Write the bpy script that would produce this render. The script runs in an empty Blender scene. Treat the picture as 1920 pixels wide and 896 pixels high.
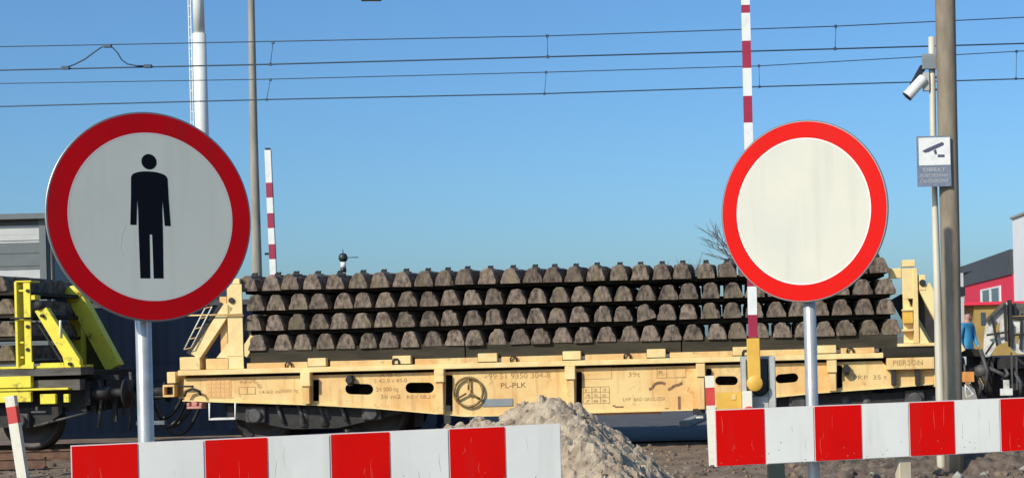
import bpy, bmesh, math, random
from mathutils import Vector, Matrix, noise
from mathutils.geometry import tessellate_polygon

random.seed(11)
S = bpy.context.scene
COL = S.collection
R = math.radians

# ------------------------------------------------------------------ camera
W0, H0 = 1920, 896
FPX, CX, CY, EYE = 2900.0, 1300.0, 640.0, 1.6
ROLL = 0.0255
cr, sr = math.cos(ROLL), math.sin(ROLL)
cd = bpy.data.cameras.new('camera')
cam = bpy.data.objects.new('camera', cd)
COL.objects.link(cam)
cd.sensor_width = 36
cd.lens = 36 * FPX / W0
cd.shift_x = (W0 / 2 - CX) / W0
cd.shift_y = (CY - H0 / 2) / W0
cd.clip_start, cd.clip_end = 0.1, 6000
cam.matrix_world = Matrix(((cr, sr, 0, 0), (0, 0, -1, 0), (-sr, cr, 0, EYE), (0, 0, 0, 1)))
S.camera = cam


def ab(px, py):
    u, v = px - CX, CY - py
    return (u * cr + v * sr) / FPX, (-u * sr + v * cr) / FPX


def at(px, py, Y):
    a, b = ab(px, py)
    return Vector((a * Y, Y, EYE + b * Y))


# the rail frame: origin, direction along the track, direction away from us
YW, TH = 23.2, R(1.5)
WO = Vector((0, YW, 0))
WT = Vector((math.cos(TH), -math.sin(TH), 0))
WN = Vector((math.sin(TH), math.cos(TH), 0))


def wl(px, py, ly=0.0):
    a, b = ab(px, py)
    d = Vector((a, 1, b))
    k = ((WO + WN * ly - Vector((0, 0, EYE))).dot(WN)) / d.dot(WN)
    P = Vector((0, 0, EYE)) + d * k
    return (P - WO).dot(WT), P.z


def wworld(lx, ly, lz):
    return WO + WT * lx + WN * ly + Vector((0, 0, lz))


# ------------------------------------------------------------------ materials
MATS = {}


def mat(name, col, rough=0.6, metal=0.0, col2=None, scale=6.0, lo=0.4, hi=0.65, bump=0.0, bscale=40.0,
        stretch=(1, 1, 1), rust=None, rscale=3.0, rlo=0.58, rhi=0.72, rand=0.0, spec=0.5, detail=6.0, streak=None):
    m = bpy.data.materials.new(name)
    m.use_nodes = True
    nt = m.node_tree
    N, L = nt.nodes, nt.links
    p = N['Principled BSDF']
    p.inputs['Roughness'].default_value = rough
    p.inputs['Metallic'].default_value = metal
    p.inputs['Specular IOR Level'].default_value = spec
    tc = N.new('ShaderNodeTexCoord')
    mp = N.new('ShaderNodeMapping')
    mp.inputs['Scale'].default_value = stretch
    oi = N.new('ShaderNodeObjectInfo')
    sc = N.new('ShaderNodeVectorMath'); sc.operation = 'SCALE'
    cmb = N.new('ShaderNodeCombineXYZ')
    for k in range(3):
        L.new(oi.outputs['Random'], cmb.inputs[k])
    L.new(cmb.outputs[0], sc.inputs[0]); sc.inputs['Scale'].default_value = 37.0
    add = N.new('ShaderNodeVectorMath'); add.operation = 'ADD'
    L.new(tc.outputs['Object'], mp.inputs['Vector'])
    L.new(mp.outputs[0], add.inputs[0]); L.new(sc.outputs[0], add.inputs[1])

    def ns(s, d=6.0, r=0.6):
        n = N.new('ShaderNodeTexNoise')
        n.inputs['Scale'].default_value = s
        n.inputs['Detail'].default_value = d
        n.inputs['Roughness'].default_value = r
        L.new(add.outputs[0], n.inputs['Vector'])
        return n.outputs['Fac']

    def ramp(f, a, b):
        r = N.new('ShaderNodeMapRange')
        r.inputs['From Min'].default_value = a
        r.inputs['From Max'].default_value = b
        L.new(f, r.inputs['Value'])
        return r.outputs[0]

    def mix(f, a, b):
        x = N.new('ShaderNodeMix'); x.data_type = 'RGBA'
        if isinstance(f, float):
            x.inputs['Factor'].default_value = f
        else:
            L.new(f, x.inputs['Factor'])
        for sock, c in ((6, a), (7, b)):
            if isinstance(c, tuple):
                x.inputs[sock].default_value = (*c, 1)
            else:
                L.new(c, x.inputs[sock])
        return x.outputs[2]

    c = tuple(col)
    if col2:
        c = mix(ramp(ns(scale, detail), lo, hi), c, tuple(col2))
    if rust:
        c = mix(ramp(ns(rscale, 9.0, 0.7), rlo, rhi), c, tuple(rust))
    if streak:
        n = N.new('ShaderNodeTexNoise'); n.inputs['Scale'].default_value = 9; n.inputs['Detail'].default_value = 5
        mp2 = N.new('ShaderNodeMapping'); mp2.inputs['Scale'].default_value = (1.0, 1.0, 0.12)
        L.new(tc.outputs['Object'], mp2.inputs['Vector']); L.new(mp2.outputs[0], n.inputs['Vector'])
        c = mix(ramp(n.outputs['Fac'], 0.55, 0.75), c, tuple(streak))
    if rand:
        hs = N.new('ShaderNodeHueSaturation')
        mr = N.new('ShaderNodeMapRange')
        mr.inputs['To Min'].default_value = 1 - rand
        mr.inputs['To Max'].default_value = 1 + rand
        L.new(oi.outputs['Random'], mr.inputs['Value'])
        L.new(mr.outputs[0], hs.inputs['Value'])
        if isinstance(c, tuple):
            hs.inputs['Color'].default_value = (*c, 1)
        else:
            L.new(c, hs.inputs['Color'])
        c = hs.outputs[0]
    if isinstance(c, tuple):
        p.inputs['Base Color'].default_value = (*c, 1)
    else:
        L.new(c, p.inputs['Base Color'])
    if bump:
        bn = N.new('ShaderNodeBump')
        bn.inputs['Strength'].default_value = bump
        bn.inputs['Distance'].default_value = 0.02
        L.new(ns(bscale, 8.0, 0.7), bn.inputs['Height'])
        L.new(bn.outputs[0], p.inputs['Normal'])
    MATS[name] = m
    return m


mat('cream_paint', (0.81, 0.58, 0.245), 0.62, col2=(0.73, 0.40, 0.13), scale=1.8, lo=0.40, hi=0.66,
    rust=(0.30, 0.13, 0.05), rscale=6, rlo=0.59, rhi=0.74, bump=0.10, streak=(0.58, 0.31, 0.11))
mat('cream_light', (0.86, 0.69, 0.32), 0.52, col2=(0.78, 0.54, 0.22), scale=3,
    rust=(0.32, 0.15, 0.06), rscale=7, rlo=0.62, rhi=0.78, bump=0.08)
mat('patch_paint', (0.78, 0.45, 0.17), 0.55, col2=(0.70, 0.40, 0.15), scale=8)
mat('wheel_shaded', (0.16, 0.10, 0.035), 0.5, col2=(0.45, 0.30, 0.11), scale=14, lo=0.5, hi=0.7)  # brown darkened to take in the handwheel's own shadow
mat('mark_ink', (0.16, 0.085, 0.04), 0.7, col2=(0.30, 0.16, 0.07), scale=20)
mat('faint_ink', (0.33, 0.19, 0.075), 0.7, col2=(0.50, 0.31, 0.12), scale=16, lo=0.4, hi=0.6)
mat('lemon_paint', (0.86, 0.73, 0.055), 0.55, col2=(0.74, 0.57, 0.04), scale=3, lo=0.45, hi=0.75,
    rust=(0.13, 0.085, 0.03), rscale=7, rlo=0.57, rhi=0.70, bump=0.06)
mat('lemon_shade', (0.11, 0.10, 0.02), 0.6, col2=(0.06, 0.06, 0.02), scale=3)  # shaded tone of the lemon paint on the far arm
mat('dark_steel', (0.016, 0.015, 0.014), 0.7, col2=(0.03, 0.027, 0.024), scale=9, bump=0.15)
mat('grey_steel', (0.085, 0.083, 0.08), 0.6, col2=(0.045, 0.04, 0.037), scale=7, bump=0.12)
mat('wheel_steel', (0.028, 0.025, 0.022), 0.55, 0.3, col2=(0.04, 0.03, 0.025), scale=10)
mat('pink_primer', (0.62, 0.27, 0.20), 0.6, col2=(0.45, 0.2, 0.15), scale=12)
mat('white_paint', (0.78, 0.78, 0.74), 0.45, col2=(0.66, 0.65, 0.6), scale=8, lo=0.5, hi=0.75)
mat('cream_white', (0.78, 0.74, 0.60), 0.5, col2=(0.66, 0.62, 0.5), scale=9, lo=0.5, hi=0.75)
mat('barrier_red', (0.36, 0.012, 0.05), 0.5, col2=(0.30, 0.012, 0.045), scale=8)
mat('faded_red', (0.66, 0.06, 0.045), 0.5, col2=(0.55, 0.05, 0.05), scale=8)
mat('sign_red', (0.72, 0.003, 0.008), 0.45, col2=(0.64, 0.003, 0.008), streak=(0.50, 0.012, 0.014), scale=3, lo=0.45, hi=0.7, bump=0.02, bscale=6, spec=0.12)
mat('sign_red_right', (0.66, 0.006, 0.003), 0.45, col2=(0.62, 0.006, 0.003), streak=(0.58, 0.012, 0.008), scale=3, lo=0.45, hi=0.7, bump=0.02, bscale=6, spec=0.12)  # red of the empty sign, slightly darker than the other
mat('board_red', (0.76, 0.004, 0.002), 0.45, col2=(0.66, 0.004, 0.004), streak=(0.62, 0.015, 0.012), scale=4, lo=0.45, hi=0.75, bump=0.04, bscale=5,
    rust=(0.78, 0.06, 0.04), rscale=14, rlo=0.70, rhi=0.8, spec=0.12)
mat('sign_white', (0.86, 0.85, 0.70), 0.42, col2=(0.80, 0.79, 0.65), streak=(0.76, 0.75, 0.62), rust=(0.72, 0.71, 0.60), rscale=9, rlo=0.66, rhi=0.8, scale=2.5, lo=0.4, hi=0.7, bump=0.02, bscale=6, spec=0.2)
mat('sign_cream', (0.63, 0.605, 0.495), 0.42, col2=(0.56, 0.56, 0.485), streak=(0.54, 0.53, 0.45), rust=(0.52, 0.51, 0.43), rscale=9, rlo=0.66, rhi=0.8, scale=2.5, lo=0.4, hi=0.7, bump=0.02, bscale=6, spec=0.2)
mat('board_white', (0.88, 0.87, 0.79), 0.42, col2=(0.80, 0.79, 0.72), streak=(0.72, 0.70, 0.62), scale=3, lo=0.4, hi=0.7, bump=0.04, bscale=5,
    rust=(0.68, 0.67, 0.62), rscale=12, rlo=0.68, rhi=0.85, spec=0.2)
mat('sign_scratch', (0.90, 0.90, 0.84), 0.5)
mat('sign_smudge', (0.57, 0.56, 0.48), 0.6)
mat('board_scuff', (0.80, 0.09, 0.07), 0.6)
mat('board_smear', (0.92, 0.91, 0.85), 0.5)
mat('mud', (0.30, 0.22, 0.15), 0.95, col2=(0.22, 0.16, 0.1), scale=20)
mat('board_edge', (0.84, 0.74, 0.68), 0.5)
mat('sign_black', (0.006, 0.007, 0.012), 0.5, spec=0.1)
mat('sign_back', (0.35, 0.35, 0.35), 0.45, 0.6)
mat('galvanised', (0.50, 0.50, 0.48), 0.38, 0.45, col2=(0.40, 0.40, 0.385), scale=14, bump=0.04)
mat('pipe_cream', (0.66, 0.62, 0.50), 0.5, 0.1, col2=(0.52, 0.48, 0.38), scale=6, stretch=(1, 1, 0.2))
mat('concrete_pole', (0.275, 0.225, 0.16), 0.85, col2=(0.19, 0.155, 0.11), scale=9, stretch=(1, 1, 0.25), bump=0.25, bscale=60)
mat('lamp_pole', (0.36, 0.33, 0.27), 0.8, col2=(0.27, 0.25, 0.2), scale=7, stretch=(1, 1, 0.2), bump=0.15)
mat('mast_white', (0.78, 0.78, 0.70), 0.4, col2=(0.72, 0.72, 0.66), scale=2)
mat('yellow_paint', (0.78, 0.46, 0.07), 0.45, col2=(0.70, 0.38, 0.06), scale=6, bump=0.04)
mat('machine_grey', (0.50, 0.50, 0.46), 0.5, col2=(0.35, 0.36, 0.33), scale=5)
mat('machine_dark', (0.022, 0.035, 0.03), 0.4)
mat('wire', (0.05, 0.08, 0.11), 0.5, 0.6)
mat('plastic_dark', (0.02, 0.02, 0.022), 0.35)
mat('plate_grey', (0.19, 0.22, 0.23), 0.6, col2=(0.25, 0.27, 0.27), scale=5)
mat('notice_blue', (0.20, 0.23, 0.30), 0.5, col2=(0.14, 0.17, 0.22), scale=30)
mat('notice_ink', (0.08, 0.08, 0.13), 0.5)
mat('sleeper_concrete', (0.265, 0.20, 0.15), 0.93, col2=(0.05, 0.037, 0.028), scale=18, lo=0.36, hi=0.66, bump=0.8,
    bscale=26, rand=0.26, rust=(0.20, 0.165, 0.085), rscale=5, rlo=0.54, rhi=0.72, stretch=(1, 0.5, 0.55))
mat('timber_brown', (0.052, 0.043, 0.026), 0.95, col2=(0.028, 0.023, 0.014), scale=8, stretch=(0.2, 1, 1), bump=0.4)
mat('timber_dark', (0.030, 0.025, 0.016), 0.95, col2=(0.016, 0.013, 0.009), scale=8, stretch=(0.2, 1, 1), bump=0.4)
mat('timber_grey', (0.14, 0.125, 0.105), 0.9, col2=(0.07, 0.06, 0.05), scale=8, stretch=(0.25, 1, 1), bump=0.4)
mat('timber_pale', (0.60, 0.52, 0.37), 0.85, col2=(0.46, 0.38, 0.26), scale=8, stretch=(1, 1, 0.2), bump=0.2)
mat('rail_rust', (0.17, 0.085, 0.045), 0.7, 0.2, col2=(0.10, 0.055, 0.035), scale=9)
mat('dirt', (0.25, 0.175, 0.115), 0.95, col2=(0.13, 0.09, 0.06), scale=1.6, lo=0.36, hi=0.64, bump=1.0, bscale=9,
    rust=(0.32, 0.26, 0.19), rscale=4.5, rlo=0.55, rhi=0.72)
mat('rubble', (0.21, 0.155, 0.11), 0.95, col2=(0.085, 0.062, 0.045), scale=7, lo=0.36, hi=0.64, bump=1.0, bscale=22)
mat('sand', (0.54, 0.435, 0.305), 0.95, col2=(0.33, 0.25, 0.17), scale=7, lo=0.40, hi=0.62, bump=1.0, bscale=34,
    rust=(0.17, 0.12, 0.085), rscale=11, rlo=0.60, rhi=0.72)
mat('asphalt', (0.105, 0.102, 0.10), 0.9, col2=(0.075, 0.073, 0.072), scale=3, bump=0.3, bscale=60)
mat('kerb_concrete', (0.36, 0.34, 0.30), 0.9, col2=(0.28, 0.26, 0.23), scale=6)
mat('clad_grey', (0.13, 0.145, 0.145), 0.5, col2=(0.11, 0.125, 0.125), scale=2)
mat('clad_white', (0.52, 0.52, 0.49), 0.5, col2=(0.46, 0.46, 0.44), scale=2)
mat('clad_navy', (0.006, 0.012, 0.026), 0.7, col2=(0.004, 0.008, 0.018), scale=1.2, stretch=(1, 1, 0.2), spec=0.05)
mat('clad_teal', (0.10, 0.13, 0.145), 0.4, col2=(0.06, 0.09, 0.11), scale=1.2)
mat('trim_dark', (0.05, 0.05, 0.045), 0.5)
mat('glass_dark', (0.05, 0.08, 0.10), 0.12)
mat('house_red', (0.80, 0.03, 0.07), 0.7, col2=(0.72, 0.03, 0.06), scale=1)
mat('roof_slate', (0.075, 0.082, 0.09), 0.7, col2=(0.06, 0.066, 0.072), scale=3)
mat('house_white', (0.78, 0.78, 0.76), 0.8, col2=(0.72, 0.72, 0.70), scale=1)
mat('house_ochre', (0.42, 0.27, 0.075), 0.8, col2=(0.32, 0.2, 0.06), scale=1.5)
mat('weathered_white', (0.72, 0.70, 0.63), 0.7, col2=(0.36, 0.34, 0.29), scale=5, lo=0.45, hi=0.65, bump=0.3,
    rust=(0.05, 0.042, 0.035), rscale=4.5, rlo=0.60, rhi=0.70)
mat('bark', (0.20, 0.18, 0.165), 0.9, col2=(0.07, 0.055, 0.045), scale=12)
mat('needles', (0.035, 0.05, 0.03), 0.9, col2=(0.06, 0.07, 0.04), scale=4)
mat('jacket_blue', (0.05, 0.30, 0.50), 0.8, col2=(0.04, 0.23, 0.4), scale=9)
mat('trousers_pale', (0.55, 0.55, 0.52), 0.85)
mat('skin', (0.50, 0.27, 0.19), 0.6)
mat('hair_brown', (0.05, 0.03, 0.02), 0.8)
mat('boot', (0.03, 0.025, 0.02), 0.7)
mat('orange_paint', (0.70, 0.30, 0.07), 0.55, col2=(0.55, 0.22, 0.05), scale=8)
mat('rope_red', (0.4, 0.08, 0.05), 0.7)


# ------------------------------------------------------------------ mesh builder
class MB:
    def __init__(s):
        s.v, s.f, s.m, s.sm, s.mats = [], [], [], [], []

    def mi(s, name):
        if name not in s.mats:
            s.mats.append(name)
        return s.mats.index(name)

    def add(s, vs, fs, m, smooth=False):
        o = len(s.v)
        s.v += [tuple(v) for v in vs]
        k = s.mi(m)
        for f in fs:
            s.f.append([i + o for i in f]); s.m.append(k); s.sm.append(smooth)

    def box(s, x0, x1, y0, y1, z0, z1, m):
        vs = [(x, y, z) for z in (z0, z1) for y in (y0, y1) for x in (x0, x1)]
        s.add(vs, [(0, 2, 3, 1), (4, 5, 7, 6), (0, 1, 5, 4), (2, 6, 7, 3), (0, 4, 6, 2), (1, 3, 7, 5)], m)

    def prism(s, loops, y0, y1, m, axis='y'):
        """polygon loops (x,z), first the outline then holes, extruded along y"""
        def P(p, d):
            return (p[0], d, p[1]) if axis == 'y' else ((d, p[0], p[1]) if axis == 'x' else (p[0], p[1], d))
        flat = [Vector((p[0], p[1], 0)) for l in loops for p in l]
        tri = tessellate_polygon([[Vector((p[0], p[1], 0)) for p in l] for l in loops])
        n = len(flat)
        vs = [P(p, y0) for l in loops for p in l] + [P(p, y1) for l in loops for p in l]
        fs = []
        for t in tri:
            a, b, c = (flat[i] for i in t)
            if (b - a).cross(c - a).z < 0:
                t = (t[0], t[2], t[1])
            fs.append(tuple(t)); fs.append((t[2] + n, t[1] + n, t[0] + n))
        o = 0
        for l in loops:
            k = len(l)
            for i in range(k):
                j = (i + 1) % k
                fs.append((o + i, o + j, o + j + n, o + i + n))
            o += k
        s.add(vs, fs, m)

    def tube(s, pts, r, m, n=10, cap=True, closed=False):
        pts = [Vector(p) for p in pts]
        k = len(pts)
        rs = r if isinstance(r, (list, tuple)) else [r] * k
        vs, fs = [], []
        prev = None
        for i, p in enumerate(pts):
            if closed:
                d = pts[(i + 1) % k] - pts[i - 1]
            else:
                d = pts[min(i + 1, k - 1)] - pts[max(i - 1, 0)]
            d.normalize()
            if prev is None:
                ref = Vector((0, 0, 1)) if abs(d.z) < 0.9 else Vector((1, 0, 0))
                u = d.cross(ref).normalized()
            else:
                u = (prev - d * prev.dot(d)).normalized()
            prev = u
            w = d.cross(u)
            for j in range(n):
                a = 2 * math.pi * j / n
                vs.append(p + (u * math.cos(a) + w * math.sin(a)) * rs[i])
        for i in range(k if closed else k - 1):
            i2 = (i + 1) % k
            for j in range(n):
                j2 = (j + 1) % n
                fs.append((i * n + j, i * n + j2, i2 * n + j2, i2 * n + j))
        s.add(vs, fs, m, True)
        if cap and not closed:
            o = len(s.v) - len(vs)
            k2 = s.mi(m)
            s.f.append([o + j for j in range(n)][::-1]); s.m.append(k2); s.sm.append(False)
            s.f.append([o + (k - 1) * n + j for j in range(n)]); s.m.append(k2); s.sm.append(False)

    def bar(s, p, q, w, h, m, up=(0, 0, 1)):
        """square bar p->q, width w sideways and h along up"""
        p, q = Vector(p), Vector(q)
        d = (q - p).normalized()
        up = Vector(up)
        a = d.cross(up).normalized(); b = a.cross(d).normalized()
        vs = []
        for c in (p, q):
            for i, j in ((-1, -1), (1, -1), (1, 1), (-1, 1)):
                vs.append(c + a * (i * w / 2) + b * (j * h / 2))
        s.add(vs, [(3, 2, 1, 0), (4, 5, 6, 7), (0, 1, 5, 4), (1, 2, 6, 5), (2, 3, 7, 6), (3, 0, 4, 7)], m)

    def lathe(s, prof, axis_o, axis_d, m, n=32, smooth=True):
        o, d = Vector(axis_o), Vector(axis_d).normalized()
        ref = Vector((0, 0, 1)) if abs(d.z) < 0.9 else Vector((1, 0, 0))
        u = d.cross(ref).normalized(); w = d.cross(u)
        vs, fs = [], []
        for (r, t) in prof:
            for j in range(n):
                a = 2 * math.pi * j / n
                vs.append(o + d * t + (u * math.cos(a) + w * math.sin(a)) * max(r, 1e-4))
        for i in range(len(prof) - 1):
            for j in range(n):
                j2 = (j + 1) % n
                fs.append((i * n + j, i * n + j2, (i + 1) * n + j2, (i + 1) * n + j))
        s.add(vs, fs, m, smooth)

    def ring(s, r0, r1, y, m, n=96, c=(0, 0)):
        vs = []
        for r in (r0, r1):
            for j in range(n):
                a = 2 * math.pi * j / n
                vs.append((c[0] + r * math.cos(a), y, c[1] + r * math.sin(a)))
        if r0 <= 0:
            s.add([vs[n + j] for j in range(n)], [tuple(range(n))], m)
        else:
            s.add(vs, [(j, n + j, n + (j + 1) % n, (j + 1) % n) for j in range(n)], m)

    def flat(s, pts, y, m):
        tri = tessellate_polygon([[Vector((p[0], p[1], 0)) for p in pts]])
        fs = []
        for t in tri:
            a, b, c = (Vector((*pts[i], 0)) for i in t)
            fs.append(tuple(t) if (b - a).cross(c - a).z > 0 else (t[0], t[2], t[1]))
        s.add([(p[0], y, p[1]) for p in pts], fs, m)

    def text(s, txt, x, z, y, h, m, width=None):
        vs, fs = text_mesh(txt)
        if not vs:
            return
        xs = [v[0] for v in vs]; x0 = min(xs); wd = max(xs) - x0
        k = h / 0.70
        kx = (width / wd) if width else k
        s.add([(x + (v[0] - x0) * kx, y, z + v[1] * k) for v in vs], fs, m)

    def build(s, name, parent=None, bevel=0.0, loc=None, seg=1):
        me = bpy.data.meshes.new(name)
        me.from_pydata(s.v, [], s.f)
        for k in s.mats:
            me.materials.append(MATS[k])
        me.polygons.foreach_set('material_index', s.m)
        me.polygons.foreach_set('use_smooth', s.sm)
        me.update()
        o = bpy.data.objects.new(name, me)
        COL.objects.link(o)
        if parent:
            o.parent = parent
        if loc is not None:
            o.location = loc
        if bevel:
            b = o.modifiers.new('bevel', 'BEVEL')
            b.width = bevel; b.segments = seg; b.limit_method = 'ANGLE'; b.angle_limit = R(40)
        return o


_tc = {}


def text_mesh(txt):
    if txt in _tc:
        return _tc[txt]
    cu = bpy.data.curves.new('lettering', 'FONT')
    cu.body = txt
    cu.resolution_u = 2
    o = bpy.data.objects.new('lettering', cu)
    COL.objects.link(o)
    dg = bpy.context.evaluated_depsgraph_get()
    me = bpy.data.meshes.new_from_object(o.evaluated_get(dg))
    vs = [(v.co.x, v.co.y) for v in me.vertices]
    fs = []
    for p in me.polygons:
        f = list(p.vertices)
        n = sum((vs[f[i]][0] * vs[f[(i + 1) % len(f)]][1] - vs[f[(i + 1) % len(f)]][0] * vs[f[i]][1]) for i in range(len(f)))
        fs.append(f if n > 0 else f[::-1])
    bpy.data.objects.remove(o); bpy.data.curves.remove(cu); bpy.data.meshes.remove(me)
    _tc[txt] = (vs, fs)
    return vs, fs


def tag(o, label, cat, group=None, kind=None):
    o['label'] = label
    o['category'] = cat
    if group:
        o['group'] = group
    if kind:
        o['kind'] = kind
    return o


def thing(name, label, cat, loc=(0, 0, 0), rz=0.0, group=None):
    o = bpy.data.objects.new(name, None)
    COL.objects.link(o)
    o.empty_display_size = 0.2
    o.location = loc
    o.rotation_euler = (0, 0, rz)
    return tag(o, label, cat, group)


def structure(o):
    o['kind'] = 'structure'
    return o


def ordinal(n):
    return '%d%s' % (n, 'th' if 10 <= n % 100 <= 20 else {1: 'st', 2: 'nd', 3: 'rd'}.get(n % 10, 'th'))


# ------------------------------------------------------------------ world and sun
SUN_AZ, SUN_EL = R(38), R(33)          # to the left behind the camera
sun_dir = Vector((-math.sin(SUN_AZ) * math.cos(SUN_EL), -math.cos(SUN_AZ) * math.cos(SUN_EL), math.sin(SUN_EL)))
wd = bpy.data.worlds.new('World')
S.world = wd
wd.use_nodes = True
nt = wd.node_tree
sky = nt.nodes.new('ShaderNodeTexSky')
sky.sky_type = 'NISHITA'
sky.sun_disc = False
sky.sun_elevation = SUN_EL
sky.sun_rotation = math.atan2(sun_dir.x, sun_dir.y)
sky.air_density = 1.0
sky.dust_density = 1.5
sky.ozone_density = 10.0
tint = nt.nodes.new('ShaderNodeMix')
tint.data_type = 'RGBA'; tint.blend_type = 'MULTIPLY'
tint.inputs['Factor'].default_value = 1.0
tint.inputs[7].default_value = (0.955, 1.04, 0.975, 1)
nt.links.new(sky.outputs[0], tint.inputs[6])
nt.links.new(tint.outputs[2], nt.nodes['Background'].inputs['Color'])
nt.nodes['Background'].inputs['Strength'].default_value = 0.15
sl = bpy.data.lights.new('sun', 'SUN')
sl.energy = 4.0
sl.angle = R(0.5)
sl.color = (1.0, 0.93, 0.80)
so = bpy.data.objects.new('sun', sl)
COL.objects.link(so)
so.rotation_euler = sun_dir.to_track_quat('Z', 'Y').to_euler()
so.location = (-20, -20, 30)
S.view_settings.view_transform = 'Standard'
S.view_settings.look = 'None'
S.view_settings.gamma = 1
S.view_settings.use_curve_mapping = False
S.view_settings.exposure = 0.0

# ------------------------------------------------------------------ ground
def gz(x, y):
    h = 0.035 * noise.noise(Vector((x * 0.7, y * 0.7, 0))) + 0.03 * noise.noise(Vector((x * 2.3, y * 2.3, 3)))
    h += 0.025 * noise.noise(Vector((x * 6.1, y * 6.1, 7)))
    if y > 24.2:                                  # the crossing itself is level
        h *= max(0.0, 1 - (y - 24.2) / 0.6)
    return h


mb = MB()
x0, x1, y0, y1, st = -12.0, 8.0, 15.0, 36.0, 0.1
nx, ny = int((x1 - x0) / st), int((y1 - y0) / st)
vs = []
for j in range(ny + 1):
    for i in range(nx + 1):
        x, y = x0 + i * st, y0 + j * st
        edge = min(1, i / 8, (nx - i) / 8, j / 8, (ny - j) / 8)
        vs.append((x, y, gz(x, y) * edge))
fs = [(j * (nx + 1) + i, j * (nx + 1) + i + 1, (j + 1) * (nx + 1) + i + 1, (j + 1) * (nx + 1) + i)
      for j in range(ny) for i in range(nx)]
B = 3000
o = len(vs)
vs += [(-B, -B, 0), (B, -B, 0), (B, B, 0), (-B, B, 0), (x0, y0, 0), (x1, y0, 0), (x1, y0 + ny * st, 0), (x0, y0 + ny * st, 0)]
fs += [(o, o + 1, o + 5, o + 4), (o + 1, o + 2, o + 6, o + 5), (o + 2, o + 3, o + 7, o + 6), (o + 3, o, o + 4, o + 7)]
mb.add(vs, fs, 'dirt', True)
structure(mb.build('ground'))

# asphalt of the level crossing, running away under the wagon, with its kerb
mb = MB()
mb.add([(-2.6, 24.75, 0.03), (0.75, 24.65, 0.03), (1.6, 80, 0.03), (-6.0, 80, 0.03)], [(0, 1, 2, 3)], 'asphalt')
structure(mb.build('road'))
mb = MB()
mb.bar((-0.22, 28.6, 0.07), (0.42, 33.5, 0.07), 0.16, 0.14, 'kerb_concrete')
structure(mb.build('kerb', bevel=0.01))

# ------------------------------------------------------------------ overhead lines
def overhead(Y, mess, cont, drops, label, rc, rm):
    """mess / cont: pixel polylines; drops: pixel pairs"""
    root = thing('overhead_line', label, 'overhead wire', (0, Y, 0), 0, 'overhead lines over the tracks')

    def L(p):
        v = at(p[0], p[1], Y); return (v.x, 0, v.z)

    def ext(l):
        (xa, ya), (xb, yb) = l[0], l[-1]
        k = (yb - ya) / (xb - xa)
        return [(xa - 700, ya - 700 * k)] + l + [(xb + 700, yb + 700 * k)]
    m = MB(); m.tube([L(p) for p in ext(mess)], rm, 'wire', 6); m.build('messenger_wire', root)
    m = MB(); m.tube([L(p) for p in ext(cont)], rc, 'wire', 6); m.build('contact_wire', root)
    for a, b in drops:
        m = MB()
        m.tube([L(a), L(b)], rm * 0.62, 'wire', 6)
        for q in (a, b):
            p = Vector(L(q))
            m.box(p.x - 0.018, p.x + 0.018, -0.014, 0.014, p.z - 0.02, p.z + 0.02, 'wire')
        m.build('dropper', root)
    return root, L


r1, L1 = overhead(21.4, [(0, 88), (520, 78), (1024, 68), (1560, 50), (1920, 33)],
                  [(0, 132), (508, 121), (1026, 107), (1570, 92), (1920, 82)],
                  [((512, 80), (507, 121)), ((1026, 68), (1027, 107)), ((1567, 50), (1566, 92))],
                  'upper pair of overhead wires, carrying the curved jumper cable', 0.0105, 0.0075)
m = MB()
pts = [(124, 128), (140, 122), (160, 112), (180, 97), (192, 89), (203, 87), (212, 90), (222, 101), (229, 113), (240, 121), (256, 124), (278, 125)]
m.tube([(Vector(L1(p)) + Vector((0, -0.02, 0))) for p in pts], 0.010, 'wire', 6)
for p in ((124, 128), (203, 87), (278, 125)):
    q = Vector(L1(p)); m.box(q.x - 0.05, q.x + 0.05, -0.045, 0.01, q.z - 0.022, q.z + 0.022, 'wire')
m.build('jumper_cable', r1)
overhead(24.8, [(0, 157), (500, 149), (1020, 136), (1425, 124), (1920, 96)],
         [(0, 200), (500, 187), (1020, 176), (1425, 163), (1920, 148)],
         [((507, 150), (500, 187)), ((1024, 136), (1021, 176)), ((1423, 124), (1424, 163)), ((1906, 97), (1905, 148))],
         'lower pair of overhead wires, crossing the gap between both round signs', 0.0105, 0.0075)

# ------------------------------------------------------------------ round signs and striped boards
def stroke(m, pts, y, w, mt):
    """a thin flat scratch along a polyline in the plane of a face"""
    p = [Vector((a, b)) for a, b in pts]
    L_, R_ = [], []
    for i_ in range(len(p)):
        d = (p[min(i_ + 1, len(p) - 1)] - p[max(i_ - 1, 0)]).normalized()
        n_ = Vector((-d.y, d.x)) * w * (0.4 if i_ in (0, len(p) - 1) else 1)
        L_.append(p[i_] + n_); R_.append(p[i_] - n_)
    q = R_ + L_[::-1]
    ar = sum(q[i_].x * q[(i_ + 1) % len(q)].y - q[(i_ + 1) % len(q)].x * q[i_].y for i_ in range(len(q)))
    m.flat([tuple(v) for v in (q if ar > 0 else q[::-1])], y, mt)


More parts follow.
